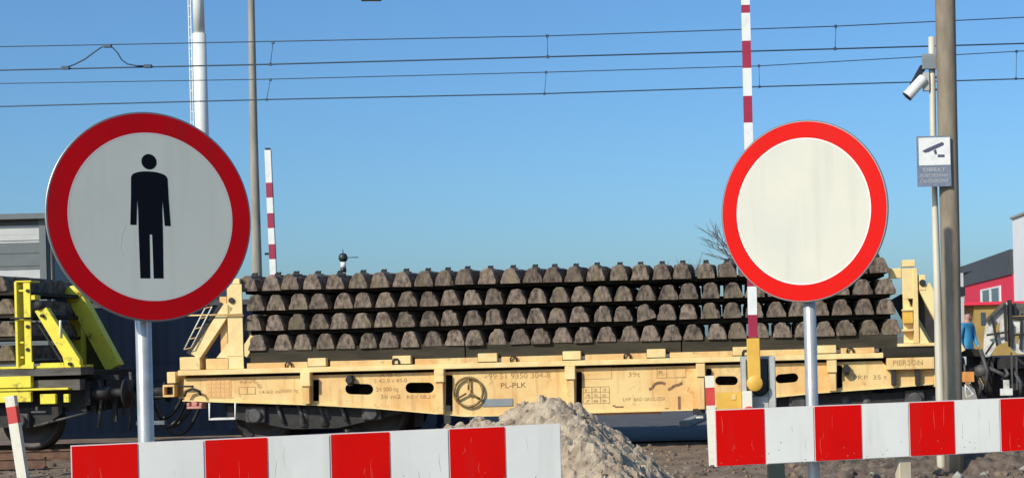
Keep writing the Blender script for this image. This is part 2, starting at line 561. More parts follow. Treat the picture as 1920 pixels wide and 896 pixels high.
def round_sign(name, label, px, py, Y, phi, Rd, inner, post_px, pict):
    c = at(px, py, Y)
    root = thing(name, label, 'road sign', (c.x, c.y, 0), phi)
    m = MB()
    # dished plate with a folded rim
    m.lathe([(0.001, 0.004), (Rd - 0.003, 0.004), (Rd, 0.002), (Rd, -0.002), (Rd - 0.003, -0.004)], (0, 0, c.z), (0, 1, 0), 'sign_back', 96)
    m.ring(Rd - 0.008, Rd - 0.004, -0.0045, 'sign_back', c=(0, c.z))
    m.ring(inner + 0.006, Rd - 0.007, -0.006, 'sign_red' if pict else 'sign_red_right', c=(0, c.z))
    m.ring(inner, inner + 0.006, -0.0062, 'board_edge', c=(0, c.z))
    m.ring(0, inner, -0.006, 'sign_white' if pict else 'sign_cream', c=(0, c.z))
    if pict:
        k = 0.8 / 390.0

        def Q(x, y):   # photo pixel in the disc's own plane
            dx, dy = x - 288.0, 407.0 - y
            dx, dy = dx + dy * sr, dy - dx * sr
            return (dx * k * 1.02, c.z + dy * k)
        mx_, my_ = 289.0, 407.0

        def F(dx, y):
            return ((dx - 4.6) * k * 1.03, c.z + (my_ - y) * k)
        m.ring(0, 14.5 * k, -0.0064, 'sign_black', 40, F(0, 304))
        half = [(0, 322), (8, 322.2), (15, 323), (22, 324.6), (28, 326.8), (32, 330), (34, 335), (35, 372), (37.5, 423), (26, 423), (23.5, 376), (22.5, 396), (22.5, 440), (21.5, 522), (3.0, 522), (2.2, 440)]
        poly = [F(x, y) for x, y in half] + [F(-x, y) for x, y in half[:0:-1]]
        m.flat(poly, -0.0064, 'sign_black')
        stroke(m, [(-0.105, c.z - 0.03), (-0.125, c.z - 0.075), (-0.13, c.z - 0.12), (-0.115, c.z - 0.155)], -0.0063, 0.0018, 'sign_scratch')
        stroke(m, [(0.10, c.z - 0.02), (0.115, c.z - 0.06)], -0.0063, 0.0012, 'sign_scratch')
    else:
        stroke(m, [(-0.09, c.z + 0.16), (-0.06, c.z + 0.10), (-0.03, c.z + 0.085)], -0.0063, 0.0016, 'sign_smudge')
        stroke(m, [(0.02, c.z + 0.09), (0.05, c.z + 0.12), (0.06, c.z + 0.06)], -0.0063, 0.0014, 'sign_smudge')
        stroke(m, [(-0.16, c.z - 0.12), (-0.10, c.z - 0.15)], -0.0063, 0.0015, 'sign_smudge')
    m.build('sign_plate', root)
    # tubular post behind the plate
    d = at(post_px, 700 if pict else 650, Y) - c
    lx = d.x * math.cos(phi)
    m = MB()
    rp = 0.030 if pict else 0.028
    m.tube([(lx, 0.055, -0.3), (lx, 0.055, 1.0), (lx, 0.055, c.z + Rd - 0.08)], rp, 'galvanised', 24)
    m.build('post', root)
    for dz in (-0.2, 0.2):
        m = MB()
        m.tube([(lx + rp * 1.15 * math.cos(a), 0.055 + rp * 1.15 * math.sin(a), c.z + dz) for a in [2 * math.pi * i / 16 for i in range(16)]],
               0.007, 'galvanised', 6, closed=True)
        m.box(lx - 0.09, lx + 0.09, 0.013, 0.022, c.z + dz - 0.018, c.z + dz + 0.018, 'galvanised')
        m.build('clamp', root)
    return root


round_sign('prohibition_sign', 'round red rimmed sign with a black standing man pictogram on grey white', 285.5, 407, 5.95, R(41.5), 0.403, 0.317, 277.5, True)
round_sign('prohibition_sign', 'round red rimmed sign with an empty cream white disc', 1505.5, 396.5, 6.80, R(-28), 0.4, 0.316, 1510, False)


def striped_board(label, px, py, Y, phi, seg, n, h, stakes):
    c = at(px, py, Y)
    root = thing('barrier_board', label, 'barrier board', (c.x, c.y, 0), phi, 'striped barrier boards')
    m = MB()
    t = 0.022
    m.box(0, seg * n, 0.003, t, c.z - h, c.z, 'board_edge')
    for i in range(n):
        m.add([(i * seg + 0.004, 0, c.z - h + 0.003), ((i + 1) * seg - 0.003, 0, c.z - h + 0.003),
               ((i + 1) * seg - 0.003, 0, c.z - 0.003), (i * seg + 0.004, 0, c.z - 0.003)], [(0, 1, 2, 3)],
              'board_red' if i % 2 == 0 else 'board_white')
    rs = random.Random(int(px))
    for i in range(n):
        for q_ in range(3):
            xa_ = (i + rs.uniform(0.12, 0.85)) * seg; za_ = c.z - h * rs.uniform(0.1, 0.7); ln = rs.uniform(0.02, 0.09)
            stroke(m, [(xa_, za_), (xa_ + rs.uniform(-.006, .006), za_ - ln * 0.5), (xa_ + rs.uniform(-.012, .012), za_ - ln)], -0.0002, rs.uniform(0.0006, 0.0016),
                   'board_scuff' if i % 2 == 0 else rs.choice(['board_smear', 'sign_smudge']))
        for q_ in range(7):
            xa_ = (i + rs.uniform(0.03, 0.97)) * seg; za_ = c.z - h + 0.006 + abs(rs.gauss(0, 0.03)); r_ = rs.uniform(0.0008, 0.003)
            stroke(m, [(xa_ - r_, za_), (xa_, za_ + r_ * 0.3), (xa_ + r_, za_)], -0.0003, r_, 'mud')
    m.build('board', root)
    for sx in stakes:
        m = MB(); m.box(sx - 0.03, sx + 0.03, t + 0.002, t + 0.05, -0.3, c.z - 0.03, 'timber_pale'); m.build('stake', root, 0.004)
    return root


striped_board('red and white striped board in front of the man pictogram sign and sand heap', 132, 835, 5.72, R(22), 1.966 / 8 * 0.9613, 8, 0.25, [0.15, 1.7])
striped_board('red and white striped board in front of the empty round sign and grey pole', 1340, 768, 6.60, R(18), 0.236 * 0.965, 9, 0.243, [0.90])

# ------------------------------------------------------------------ sand heap
def build_heap():
    Y = 11.0
    pk = at(1030, 742, Y)
    cones = [(pk.x, Y, pk.z, 0.70), (at(985, 752, Y).x, Y + 0.05, at(985, 752, Y).z, 0.72), (at(905, 772, Y).x, Y + 0.1, at(905, 776, Y).z, 0.66), (at(860, 790, Y).x, Y - 0.1, at(860, 790, Y).z, 0.7),
             (at(1062, 752, Y).x, Y + 0.35, at(1062, 752, Y).z, 0.78), ]+[(at(px_, py_, yy_).x, yy_, at(px_, py_, yy_).z, 0.78) for px_, py_, yy_ in ((1058, 764, 10.7), (1082, 788, 10.35), (1108, 818, 10.0), (1135, 850, 9.65), (1162, 884, 9.3), (1192, 922, 8.95))]
    cx = pk.x - 0.2
    n, half = 340, 2.9
    vs = []
    for j in range(n + 1):
        for i in range(n + 1):
            x = -half + 2 * half * i / n; y = -half + 2 * half * j / n
            X, YY = cx + x, Y + y
            h = -0.4
            wob = 0.14 * noise.noise(Vector((X * 1.6, YY * 1.6, 1)))
            for (ax, ay, az, sl) in cones:
                d = math.hypot(X - ax, YY - ay)
                d = math.sqrt(d * d + 0.004) * (1 + wob)
                h = max(h, az - sl * d)
            h = min(h, pk.z + 0.03 - 0.86 * (X - pk.x - 0.02) + 0.05 * noise.noise(Vector((X * 2.5, YY * 2.5, 6))))
            amp = min(1, max(0, h + 0.3))
            # clods and run-off gullies
            h += amp * (0.065 * noise.noise(Vector((X * 4.5, YY * 4.5, 2))) + 0.042 * abs(noise.noise(Vector((X * 11, YY * 11, 5))))
                        + 0.022 * noise.noise(Vector((X * 26, YY * 26, 8))))
            h += amp * 0.03 * max(0, noise.noise(Vector((X * 17, YY * 17, 15))) - 0.15) * 3
            vs.append((x, y, max(h, -0.05)))
    fs = [(j * (n + 1) + i, j * (n + 1) + i + 1, (j + 1) * (n + 1) + i + 1, (j + 1) * (n + 1) + i) for j in range(n) for i in range(n)
          if max(vs[q][2] for q in (j * (n + 1) + i, j * (n + 1) + i + 1, (j + 1) * (n + 1) + i + 1, (j + 1) * (n + 1) + i)) > -0.04]
    m = MB()
    m.add(vs, fs, 'sand', False)
    # stray lumps lying on the flanks
    rnd = random.Random(4)
    for k in range(1500):
        i, j = rnd.randrange(40, n - 40), rnd.randrange(20, n - 60)
        x, y, z = vs[j * (n + 1) + i]
        if z < 0.2:
            continue
        r = rnd.uniform(0.004, 0.018) * rnd.choice([1, 1, 1, 1, 1.7])
        lump(m, (x, y, z), r, rnd, rnd.choice(['sand', 'sand', 'sand', 'sand', 'rubble', 'rubble']))
    o = m.build('sand_heap', loc=(cx, Y, 0))
    tag(o, 'heap of pale sand and clods behind the end of the striped board', 'sand heap')


def lump(m, c, r, rnd, mt):
    bmx = bmesh.new()
    bmesh.ops.create_icosphere(bmx, subdivisions=1, radius=r)
    sx, sy, sz = (rnd.uniform(0.7, 1.3) for _ in range(3))
    vv = []
    for v in bmx.verts:
        k = rnd.uniform(0.78, 1.15)
        vv.append((c[0] + v.co.x * sx * k, c[1] + v.co.y * sy * k, c[2] + v.co.z * sz * 0.8 * k))
    bmx.verts.index_update()
    ff = [[v.index for v in f.verts] for f in bmx.faces]
    bmx.free()
    m.add(vv, ff, mt)


build_heap()

# broken ground and rubble by the crossing: nobody could count it
m = MB()
rnd = random.Random(9)
for k in range(2600):
    y = rnd.uniform(17.0, 24.0)
    px = rnd.uniform(-40, 1960)
    x = (px - CX) / FPX * y
    dens = 1.0 if px > 1180 else (0.55 if px < 420 else 0.2)
    if rnd.random() > dens:
        continue
    r = abs(rnd.gauss(0, 0.022)) + 0.008
    if px > 1420 and rnd.random() < 0.22:
        r *= 2.4
    lump(m, (x, y, gz(x, y) + r * 0.2), r, rnd, rnd.choice(['rubble', 'dirt', 'dirt', 'kerb_concrete' if rnd.random() < 0.3 else 'rubble']))
o = m.build('rubble')
o['kind'] = 'stuff'
tag(o, 'loose brown rubble and stones strewn over the dug up ground', 'rubble', kind='stuff')

for k, (px, w_, h_, lab) in enumerate([(1600, 1.0, 0.20, 'dark rubble bank below the striped board, left of the pale wooden stake'),
                                       (1830, 1.25, 0.30, 'dark rubble bank below the striped board, right of the grey pole')]):
    c = at(px, 880, 18.6)
    m = MB(); n = 46; vs = []
    for j in range(n + 1):
        for i in range(n + 1):
            x = (i / n * 2 - 1) * w_; y = (j / n * 2 - 1) * 0.8
            e = max(0, 1 - (x / w_) ** 2) * max(0, 1 - (y / 0.8) ** 2)
            h = h_ * e ** 0.8 * (0.8 + 0.5 * noise.noise(Vector((x * 3 + k * 9, y * 3, 1)))) + e * 0.09 * noise.noise(Vector((x * 9, y * 9 + k, 4)))
            vs.append((x, y, h - 0.05))
    m.add(vs, [(j * (n + 1) + i, j * (n + 1) + i + 1, (j + 1) * (n + 1) + i + 1, (j + 1) * (n + 1) + i) for j in range(n) for i in range(n)], 'rubble')
    o = m.build('rubble_bank', loc=(c.x, 18.9, 0))
    tag(o, lab, 'rubble bank', 'rubble banks')

# rails
def P2_(px):
    return wl(px, 800)[0]


def rail(label, ly, lx0, lx1):
    m = MB()
    prof = [(-0.07, 0), (0.07, 0), (0.07, 0.012), (0.012, 0.03), (0.012, 0.12), (0.036, 0.13), (0.036, 0.158), (-0.036, 0.158), (-0.036, 0.13), (-0.012, 0.12), (-0.012, 0.03), (-0.07, 0.012)]
    m.prism([prof], lx0, lx1, 'rail_rust', axis='x')
    o = m.build('rail', loc=wworld(0, ly, 0.02)); o.rotation_euler = (0, 0, -TH)
    tag(o, label, 'rail', 'rails of the tracks')


for ly, nm in ((0.67, 'near'), (2.10, 'far')):
    rail('rusty rail under the %s wheels of the cream wagon, left of the crossing road' % nm, ly, -14, P2_(1085))
    rail('rusty rail under the %s wheels of the cream wagon, right of the crossing road' % nm, ly, P2_(1350), 12)
rail('short rusty rail end in front of the yellow wagon beside the leaning post', -1.15, -14, -9.35)

# ------------------------------------------------------------------ cream flat wagon
wag = thing('flat_wagon', 'cream flat wagon with fishbelly side, handwheel and stacked sleeper load', 'railway wagon', WO, -TH)


def P2(px, py, ly=0.0):
    return wl(px, py, ly)


def wbox(m, p0x, p0y, p1x, p1y, y0, y1, mt):
    mx, my = (p0x + p1x) / 2, (p0y + p1y) / 2
    xa, xb = P2(p0x, my, y0)[0], P2(p1x, my, y0)[0]
    za, zb = P2(mx, p1y, y0)[1], P2(mx, p0y, y0)[1]
    m.box(xa, xb, y0, y1, za, zb, mt)


def part(name, fn, parent=wag, bevel=0.006):
    m = MB(); fn(m)
    return m.build(name, parent, bevel)


def slot(cx, cy, w, h, tilt=0):
    out = []
    r = h / 2
    for k in range(7):
        a = -math.pi / 2 + math.pi * k / 6
        out.append((cx + w / 2 - r + r * math.cos(a), cy + r * math.sin(a)))
    for k in range(7):
        a = math.pi / 2 + math.pi * k / 6
        out.append((cx - w / 2 + r + r * math.cos(a), cy + r * math.sin(a)))
    ct, st_ = math.cos(tilt), math.sin(tilt)
    return [P2(cx + (x - cx) * ct - (y - cy) * st_, cy + (x - cx) * st_ + (y - cy) * ct) for x, y in out]


YWEB = 0.12      # front of the sill web; the top flange stands at 0


def sill(m):
    out = [(338, 750), (436, 753), (581, 757.5), (700, 764), (830, 775.5), (868, 779), (1062, 776), (1092, 773), (1308, 767), (1456, 743), (1530, 735.5), (1670, 725.5), (1752, 718.5), (1752, 692),
           (1668, 692), (1655, 676.5), (1060, 691.5), (340, 709.5)]  # top edge lowered so an open gap draws the flange's shadow line
    holes = [slot(670, 729.5, 53, 20, 0.03), slot(784, 727, 54, 20), slot(1362, 713.5, 43, 17), slot(1476, 709, 43, 17, -0.08)]
    holes = [[P2(*p) for p in h] for h in [[(583, 752), (594, 752), (594, 712), (583, 712)], [(833, 771), (846, 771), (846, 703), (833, 703)], [(1079, 769), (1089, 769), (1090, 697), (1079, 697)], [(1323.5, 760), (1333, 760), (1334, 691), (1323.5, 691)], [(1570, 728), (1580, 727), (1580, 685), (1570, 685)]]] + [h for h in holes]  # narrow cuts beside the ribs stand in for their cast shade
    m.prism([[P2(*p) for p in out]] + holes, YWEB, YWEB + 0.014, 'cream_paint')
    y = YWEB - 0.003

    def T(txt, px, py, hpx, wpx, ink='mark_ink'):
        x, z = P2(px, py); x2, _ = P2(px + wpx, py)
        m.text(txt, x, z, y, hpx * 0.0080, ink, x2 - x)

    def frame(xa, ya, xb, yb, w=1.1, ink='faint_ink', cols=(), rows=()):
        for (a, b, c, d) in [(xa, ya, xb, ya), (xa, yb, xb, yb)] + [(xa, r_, xb, r_) for r_ in rows]:
            x0_, z0_ = P2(a, b); x1_, _ = P2(c, d)
            m.add([(x0_, y, z0_ - w * .004), (x1_, y, z0_ - w * .004), (x1_, y, z0_ + w * .004), (x0_, y, z0_ + w * .004)], [(0, 1, 2, 3)], ink)
        for q in [xa, xb] + list(cols):
            x0_, zt = P2(q, ya); _, zb_ = P2(q, yb)
            m.add([(x0_ - w * .004, y - .001, zb_), (x0_ + w * .004, y - .001, zb_), (x0_ + w * .004, y - .001, zt), (x0_ - w * .004, y - .001, zt)], [(0, 1, 2, 3)], ink)
    T('99 51 9350 304-8', 914, 711, 11, 116, 'faint_ink')
    T('PL-PLK', 937, 727.5, 10, 48)
    frame(443, 726, 474, 739, cols=(459,))
    T('14.60 m', 482, 738, 6, 38, 'faint_ink'); T('30000 kg  5.2', 520, 736, 6.5, 52, 'faint_ink')
    T('REV', 446, 719, 5, 22, 'faint_ink')
    T('A B C', 708, 707, 7, 40, 'faint_ink'); T('S 42.0 t 45.0', 698, 718, 7.5, 62, 'faint_ink')
    T('24 000 kg', 702, 734, 8, 42, 'faint_ink'); T('38 m2', 710, 748, 8, 38, 'faint_ink'); T('REV 08.21', 760, 748, 7, 50, 'faint_ink')
    T('39t', 1177, 706.5, 9, 22, 'faint_ink')
    frame(1231, 690, 1285, 708.5, cols=(1249,)); T('P.', 1234, 703, 8, 12, 'faint_ink')
    frame(1092, 726, 1141, 757, cols=(1108, 1124), rows=(736, 746)); T('1 2 3', 1096, 734, 5, 40, 'faint_ink')
    T('4 5 6', 1096, 744, 5, 40, 'faint_ink'); T('7 8 9', 1096, 755, 5, 40, 'faint_ink')
    frame(1060 + 32, 690, 1145, 711, 0.7)
    T('LHP', 1167, 752, 6.5, 15, 'faint_ink'); T('BAD GRODZISK', 1188, 752, 6.5, 60, 'faint_ink')
    T('PKP  35 t', 1602, 712, 8, 62, 'faint_ink')
    # two loading symbols: bent arrows on a pale patch
    for (xa, pts) in ((0, [(1216, 730), (1222, 728), (1226, 721), (1232, 718), (1240, 717), (1247, 720)]), (1, [(1252, 731), (1258, 728), (1264, 723), (1271, 722), (1279, 718)])):
        for (p, q) in zip(pts, pts[1:]):
            a, b = Vector(P2(*p)), Vector(P2(*q))
            d = (b - a).normalized(); nn = Vector((-d.y, d.x)) * 0.021
            quad = [a - nn, b - nn, b + nn, a + nn]
            m.add([(v.x, y - 0.001, v.y) for v in quad], [(3, 2, 1, 0) if (quad[1] - quad[0]).cross(quad[2] - quad[1]) < 0 else (0, 1, 2, 3)], 'mark_ink')
    xa, za = P2(1271, 768); xb, zb = P2(1275.5, 743)
    m.add([(xa, y, za), (xb, y, za), (xb, y, zb), (xa, y, zb)], [(0, 1, 2, 3)], 'mark_ink')
    # rust bites along the bottom edge
    for (px, py, w, h) in ((1160, 763, 16, 3), (1150, 761, 5, 3), (1250, 766, 8, 2)):
        xa, za = P2(px - w / 2, py + h / 2); xb, zb = P2(px + w / 2, py - h / 2)
        m.add([(xa, y, za), (xb, y, za), (xb, y, zb), (xa, y, zb)], [(0, 1, 2, 3)], 'mark_ink')


part('side_sill', sill, bevel=0)


def bflange(m):
    pts = [(338, 750), (436, 753), (581, 757.5), (700, 764), (830, 775.5), (868, 779), (1062, 776), (1092, 773), (1308, 767), (1456, 743), (1530, 735.5), (1670, 725.5), (1752, 718.5)]
    q = [P2(*p) for p in pts]
    for a, b in zip(q, q[1:]):
        vs = [(a[0], YWEB - 0.03, a[1] - 0.018), (b[0], YWEB - 0.03, b[1] - 0.018), (b[0], YWEB + 0.12, b[1] - 0.018), (a[0], YWEB + 0.12, a[1] - 0.018),
              (a[0], YWEB - 0.03, a[1] - 0.001), (b[0], YWEB - 0.03, b[1] - 0.001), (b[0], YWEB + 0.12, b[1] - 0.001), (a[0], YWEB + 0.12, a[1] - 0.001)]
        m.add(vs, [(3, 2, 1, 0), (4, 5, 6, 7), (0, 1, 5, 4), (1, 2, 6, 5), (2, 3, 7, 6), (3, 0, 4, 7)], 'cream_light')


part('bottom_flange', bflange, bevel=0)
part('top_flange', lambda m: wbox(m, 333, 677.5, 1657, 687.5, 0.0, 0.30, 'cream_light'))
xl, _ = P2(338, 700); xr, _ = P2(1752, 690)
ZD = P2(1000, 676)[1]
part('deck', lambda m: (m.box(xl, xr, 0.305, 2.46, ZD - 0.08, ZD - 0.02, 'timber_dark')), bevel=0)
# far sill, so that the gap below and the slots look into a real underframe
part('side_sill', lambda m: m.prism([[P2(338, 750), P2(581, 757), P2(830, 776), P2(1300, 768), P2(1752, 718), P2(1752, 664), P2(338, 698)]], 2.48, 2.62, 'cream_paint'), bevel=0)
part('centre_beam', lambda m: m.box(xl + 0.3, xr - 0.3, 1.1, 1.6, ZD - 0.68, ZD - 0.1, 'dark_steel'), bevel=0)

# pocketed ribs on the side sill
for (xa, xb, yt, ytab, yb) in ((563, 581, 700, 724, 757), (814, 832, 694, 716, 776), (1059, 1078, 688, 711, 777), (1305, 1322, 683, 706, 767), (1551, 1569, 677, 698, 733)):
    def fn(m):
        wbox(m, xa, yt - 2, xb, ytab, -0.06, YWEB - 0.001, 'cream_light')
        wbox(m, xa + 4, ytab, xb - 1, yb, -0.03, YWEB - 0.002, 'cream_paint')
    part('rib', fn)
for (xa, xb, yb) in ((848, 850, 777), (1089, 1091, 772)):
    pass
# stake pockets standing on the flange and the low rail between them
pk = [(577, 611, 671, 687.5), (736, 770, 666.5, 683), (896, 932, 662, 679), (1055, 1089, 658, 675), (1213, 1248, 654, 671), (1374, 1408, 650, 667), (1533, 1568, 647, 663)]
for (xa, xb, ya, yb) in pk:
    part('stake_pocket', lambda m: wbox(m, xa, ya, xb, yb - 1, 0.012, 0.2, 'cream_light'))
edges = [(463, 577)] + [(pk[i][1] + 8, pk[i + 1][0]) for i in range(6)] + [(1577, 1640)]
for (xa, xb) in edges:
    mx = (xa + xb) / 2
    yb = 677.8 - (mx - 995) * 0.0255
    part('low_rail', lambda m: wbox(m, xa, yb - 10.5, xb - 0.3, yb - 0.3, 0.03, 0.16, 'cream_paint'))
for px, py in ((541, 683), (742, 677), (963, 672.5), (1176, 667), (1398, 661), (1594, 656)):
    def fn(m):
        x, z = P2(px, py)
        m.tube([(x - 0.045, 0.0, z - 0.04), (x - 0.045, -0.005, z + 0.005), (x - 0.025, -0.005, z + 0.035), (x + 0.025, -0.005, z + 0.035), (x + 0.045, -0.005, z + 0.005), (x + 0.045, 0.0, z - 0.04)], 0.013, 'dark_steel', 8)
    part('lashing_ring', fn, bevel=0)
# handwheel of the parking brake
def hw(m):
    cx_, cz_ = P2(877, 735)
    rr, y_ = 0.218, YWEB - 0.05
    m.tube([(cx_ + rr * math.cos(2 * math.pi * i / 40), y_, cz_ + rr * math.sin(2 * math.pi * i / 40)) for i in range(40)], 0.019, 'wheel_shaded', 8, closed=True)
    for a in (88, 208, 328):
        m.tube([(cx_, y_ - 0.01, cz_), (cx_ + rr * math.cos(R(a)), y_, cz_ + rr * math.sin(R(a)))], 0.016, 'wheel_shaded', 8)
    m.tube([(cx_, y_ - 0.03, cz_), (cx_, YWEB, cz_)], 0.035, 'cream_paint', 12)


part('handwheel', hw, bevel=0)
part('grey_plate', lambda m: wbox(m, 905, 747, 962, 762, YWEB - 0.012, YWEB - 0.001, 'plate_grey'))
part('data_panel', lambda m: (wbox(m, 386, 711, 433, 746, YWEB - 0.006, YWEB - 0.001, 'patch_paint'),
                              [wbox(m, 389 + 8.3 * i, 713 + 8 * j, 396.5 + 8.3 * i, 719.5 + 8 * j, YWEB - 0.010, YWEB - 0.0065, 'patch_paint') for i in range(5) for j in range(4)]), bevel=0)
# lug near the first slot and on the right
for px, py in ((655, 712), (1587, 692)):
    def fn(m):
        x, z = P2(px, py)
        m.tube([(x, YWEB, z), (x, -0.03, z)], 0.055, 'dark_steel', 14)
        m.box(x - 0.035, x + 0.035, 0.0, YWEB - 0.002, z - 0.09, z + 0.07, 'dark_steel')
    part('tow_lug', fn)
# left end: headstock, corner blocks, post, strut, gusset, folded ladder
part('corner_block', lambda m: wbox(m, 337, 669, 375, 693, 0.02, 0.35, 'cream_light'))
part('corner_block', lambda m: wbox(m, 386, 672, 428, 692, 0.06, 0.3, 'cream_paint'))
part('corner_block', lambda m: wbox(m, 313, 697, 329, 718, 0.02, 0.25, 'cream_light'))


def socket(m):
    wbox(m, 305, 721, 327, 725, -0.02, 0.25, 'cream_paint'); wbox(m, 305, 740, 327, 744, -0.02, 0.25, 'cream_paint')
    wbox(m, 305, 725.2, 308, 739.8, -0.02, 0.25, 'cream_paint'); wbox(m, 324, 725.2, 327, 739.8, -0.02, 0.25, 'cream_paint')
    wbox(m, 308.2, 725.2, 323.8, 739.8, 0.1, 0.24, 'dark_steel')


part('end_socket', socket, bevel=0.003)
part('headstock', lambda m: m.box(P2(322, 720)[0], P2(338, 720)[0], 0.26, 2.45, P2(330, 748)[1], P2(330, 700)[1], 'cream_paint'))


def post_left(y0):
    def fn(m):
        wbox(m, 427, 533, 455, 691, y0, y0 + 0.022, 'cream_light')                 # outer flange plate
        wbox(m, 427, 533, 455, 691, y0 + 0.2, y0 + 0.222, 'cream_light')
        wbox(m, 437, 533.5, 441, 690.5, y0 + 0.023, y0 + 0.199, 'cream_paint')      # web
        wbox(m, 413, 556, 426, 671, y0 + 0.09, y0 + 0.12, 'cream_paint')
        wbox(m, 436, 522, 449, 532.5, y0 + 0.01, y0 + 0.2, 'cream_light')
        for (a, b) in ((591, 593.5), (666, 668)):
            wbox(m, 425, a, 457, b, y0 - 0.006, y0 - 0.001, 'cream_paint')
        x, z = P2(433, 563); m.tube([(x, y0 - 0.03, z), (x, y0 - 0.001, z)], 0.045, 'dark_steel', 12)
    return fn


part('end_post', post_left(0.04)); part('end_post', post_left(2.3))


def strut_left(y0):
    def fn(m):
        a, b = P2(428, 572), P2(364, 668)
        m.bar((a[0], y0, a[1]), (b[0], y0, b[1]), 0.16, 0.16, 'cream_light', up=(1, 0, 0.5))
        m.bar((a[0] - 0.12, y0 + 0.02, a[1] + 0.03), (b[0] - 0.12, y0 + 0.02, b[1] + 0.03), 0.05, 0.10, 'dark_steel', up=(1, 0, 0.5))
    return fn


part('strut', strut_left(0.12)); part('strut', strut_left(2.4))
part('gusset', lambda m: m.prism([[P2(404, 670), P2(427, 670), P2(427, 640)]], 0.08, 0.10, 'cream_light'))


def ladder(m):
    a, b = Vector(P2(385, 578)), Vector(P2(346, 655))
    off = Vector((0.11, 0.025))
    for o_ in (Vector((0, 0)), off):
        m.tube([(a.x + o_.x, -0.02, a.y + o_.y), (b.x + o_.x, -0.02, b.y + o_.y)], 0.010, 'cream_white', 8)
    for t in (0.0, 0.25, 0.5, 0.75, 1.0):
        c = a.lerp(b, t); m.tube([(c.x, -0.02, c.y), (c.x + off.x, -0.02, c.y + off.y)], 0.007, 'cream_paint', 8)
    c = Vector(P2(378, 572)); d = Vector(P2(350, 590)); m.tube([(c.x, -0.02, c.y), (d.x, -0.02, d.y)], 0.012, 'white_paint', 8)


part('ladder', ladder, bevel=0)
def tie(m):
    a, b = P2(330, 592), P2(456, 589)
    m.tube([(a[0], -0.01, a[1]), (b[0], -0.01, b[1])], 0.012, 'cream_paint', 8)
part('tie_rod', tie, bevel=0)
def hook(m):
    x, z = P2(360, 735)
    m.tube([(x - 0.13, 0.03, z - 0.06), (x - 0.09, 0.02, z + 0.02), (x, 0.015, z + 0.055), (x + 0.09, 0.02, z + 0.02), (x + 0.13, 0.03, z - 0.05)], 0.02, 'dark_steel', 8)
    a, b = P2(332, 724), P2(362, 724); m.tube([(a[0], 0.02, a[1]), (b[0], 0.02, b[1])], 0.014, 'dark_steel', 8)
part('drawhook', hook, bevel=0)
def bracket(m):
    wbox(m, 359, 752, 369, 761, 0.02, 0.2, 'pink_primer'); wbox(m, 350, 761.3, 378, 766, 0.0, 0.22, 'pink_primer')
    wbox(m, 350, 755, 355, 761, 0.0, 0.22, 'pink_primer'); wbox(m, 373, 755, 378, 761, 0.0, 0.22, 'pink_primer')
part('step_bracket', bracket)
def step(m):
    q = [P2(392.5, 755), P2(392.5, 786), P2(441, 785), P2(441, 754)]
    m.tube([(p[0], 0.0, p[1]) for p in q], 0.014, 'white_paint', 8)
    m.box(q[1][0] + 0.02, q[2][0] - 0.02, -0.01, 0.18, q[1][1] - 0.005, q[1][1] + 0.02, 'weathered_white')
part('step', step, bevel=0)
# right end
part('corner_block', lambda m: (wbox(m, 1663, 670, 1752, 692, -0.03, 0.3, 'cream_paint'),
                                m.text('PIERSON', P2(1674, 684)[0], P2(1674, 685)[1], -0.034, 0.08, 'faint_ink', 0.44)))
part('end_timber', lambda m: wbox(m, 1655, 650, 1752, 668.5, 0.0, 0.6, 'timber_dark'))
part('end_plate', lambda m: wbox(m, 1684, 643, 1758, 649, -0.03, 0.4, 'cream_light'))
for (xa, xb) in ((1672, 1680), (1717, 1725)):
    part('rib', lambda m: wbox(m, xa, 693, xb, 722, 0.0, YWEB - 0.002, 'dark_steel'))


def post_right(y0):
    def fn(m):
        wbox(m, 1693, 503, 1717, 643, y0 + 0.18, y0 + 0.20, 'cream_light')
        wbox(m, 1693, 503, 1717, 560, y0 + 0.02, y0 + 0.04, 'cream_light')
        wbox(m, 1713, 503, 1722, 642.5, y0, y0 + 0.22, 'cream_light')
        wbox(m, 1692, 487, 1716, 500, y0 + 0.0, y0 + 0.22, 'cream_light')
        wbox(m, 1693, 584, 1712, 606, y0 + 0.03, y0 + 0.15, 'yellow_paint')
        wbox(m, 1667, 503, 1690, 522, y0 + 0.3, y0 + 0.4, 'cream_light')
        for ya in (579, 617):
            wbox(m, 1692, ya, 1712.5, ya + 4, y0 + 0.01, y0 + 0.179, 'cream_light')
    return fn


part('end_post', post_right(0.0)); part('end_post', post_right(2.3))


def rb(m):
    wbox(m, 1723, 515, 1736, 544, 0.03, 0.2, 'cream_light')
    x, z = P2(1730, 530); m.tube([(x, 0.0, z), (x, 0.03, z)], 0.05, 'dark_steel', 12)


part('strut_bracket', rb)


def strut_right(y0):
    def fn(m):
        a, b = P2(1733, 535), P2(1800, 662)
        m.bar((a[0], y0, a[1]), (b[0], y0, b[1]), 0.16, 0.20, 'cream_light', up=(1, 0, 0.5))
        m.bar((a[0] - 0.17, y0 + 0.06, a[1] - 0.10), (b[0] - 0.17, y0 + 0.06, b[1]), 0.04, 0.20, 'dark_steel', up=(1, 0, 0.5))
    return fn


part('strut', strut_right(0.12)); part('strut', strut_right(2.4))
part('gusset', lambda m: m.prism([[P2(1724, 642), P2(1742, 642), P2(1724, 612)]], 0.03, 0.05, 'cream_light'))
part('headstock', lambda m: m.box(P2(1752, 700)[0] + 0.002, P2(1800, 700)[0], 0.1, 2.4, P2(1770, 725)[1], P2(1770, 668)[1], 'cream_paint'))
part('corner_block', lambda m: wbox(m, 1806, 697, 1827, 716, 0.0, 0.3, 'orange_paint'))
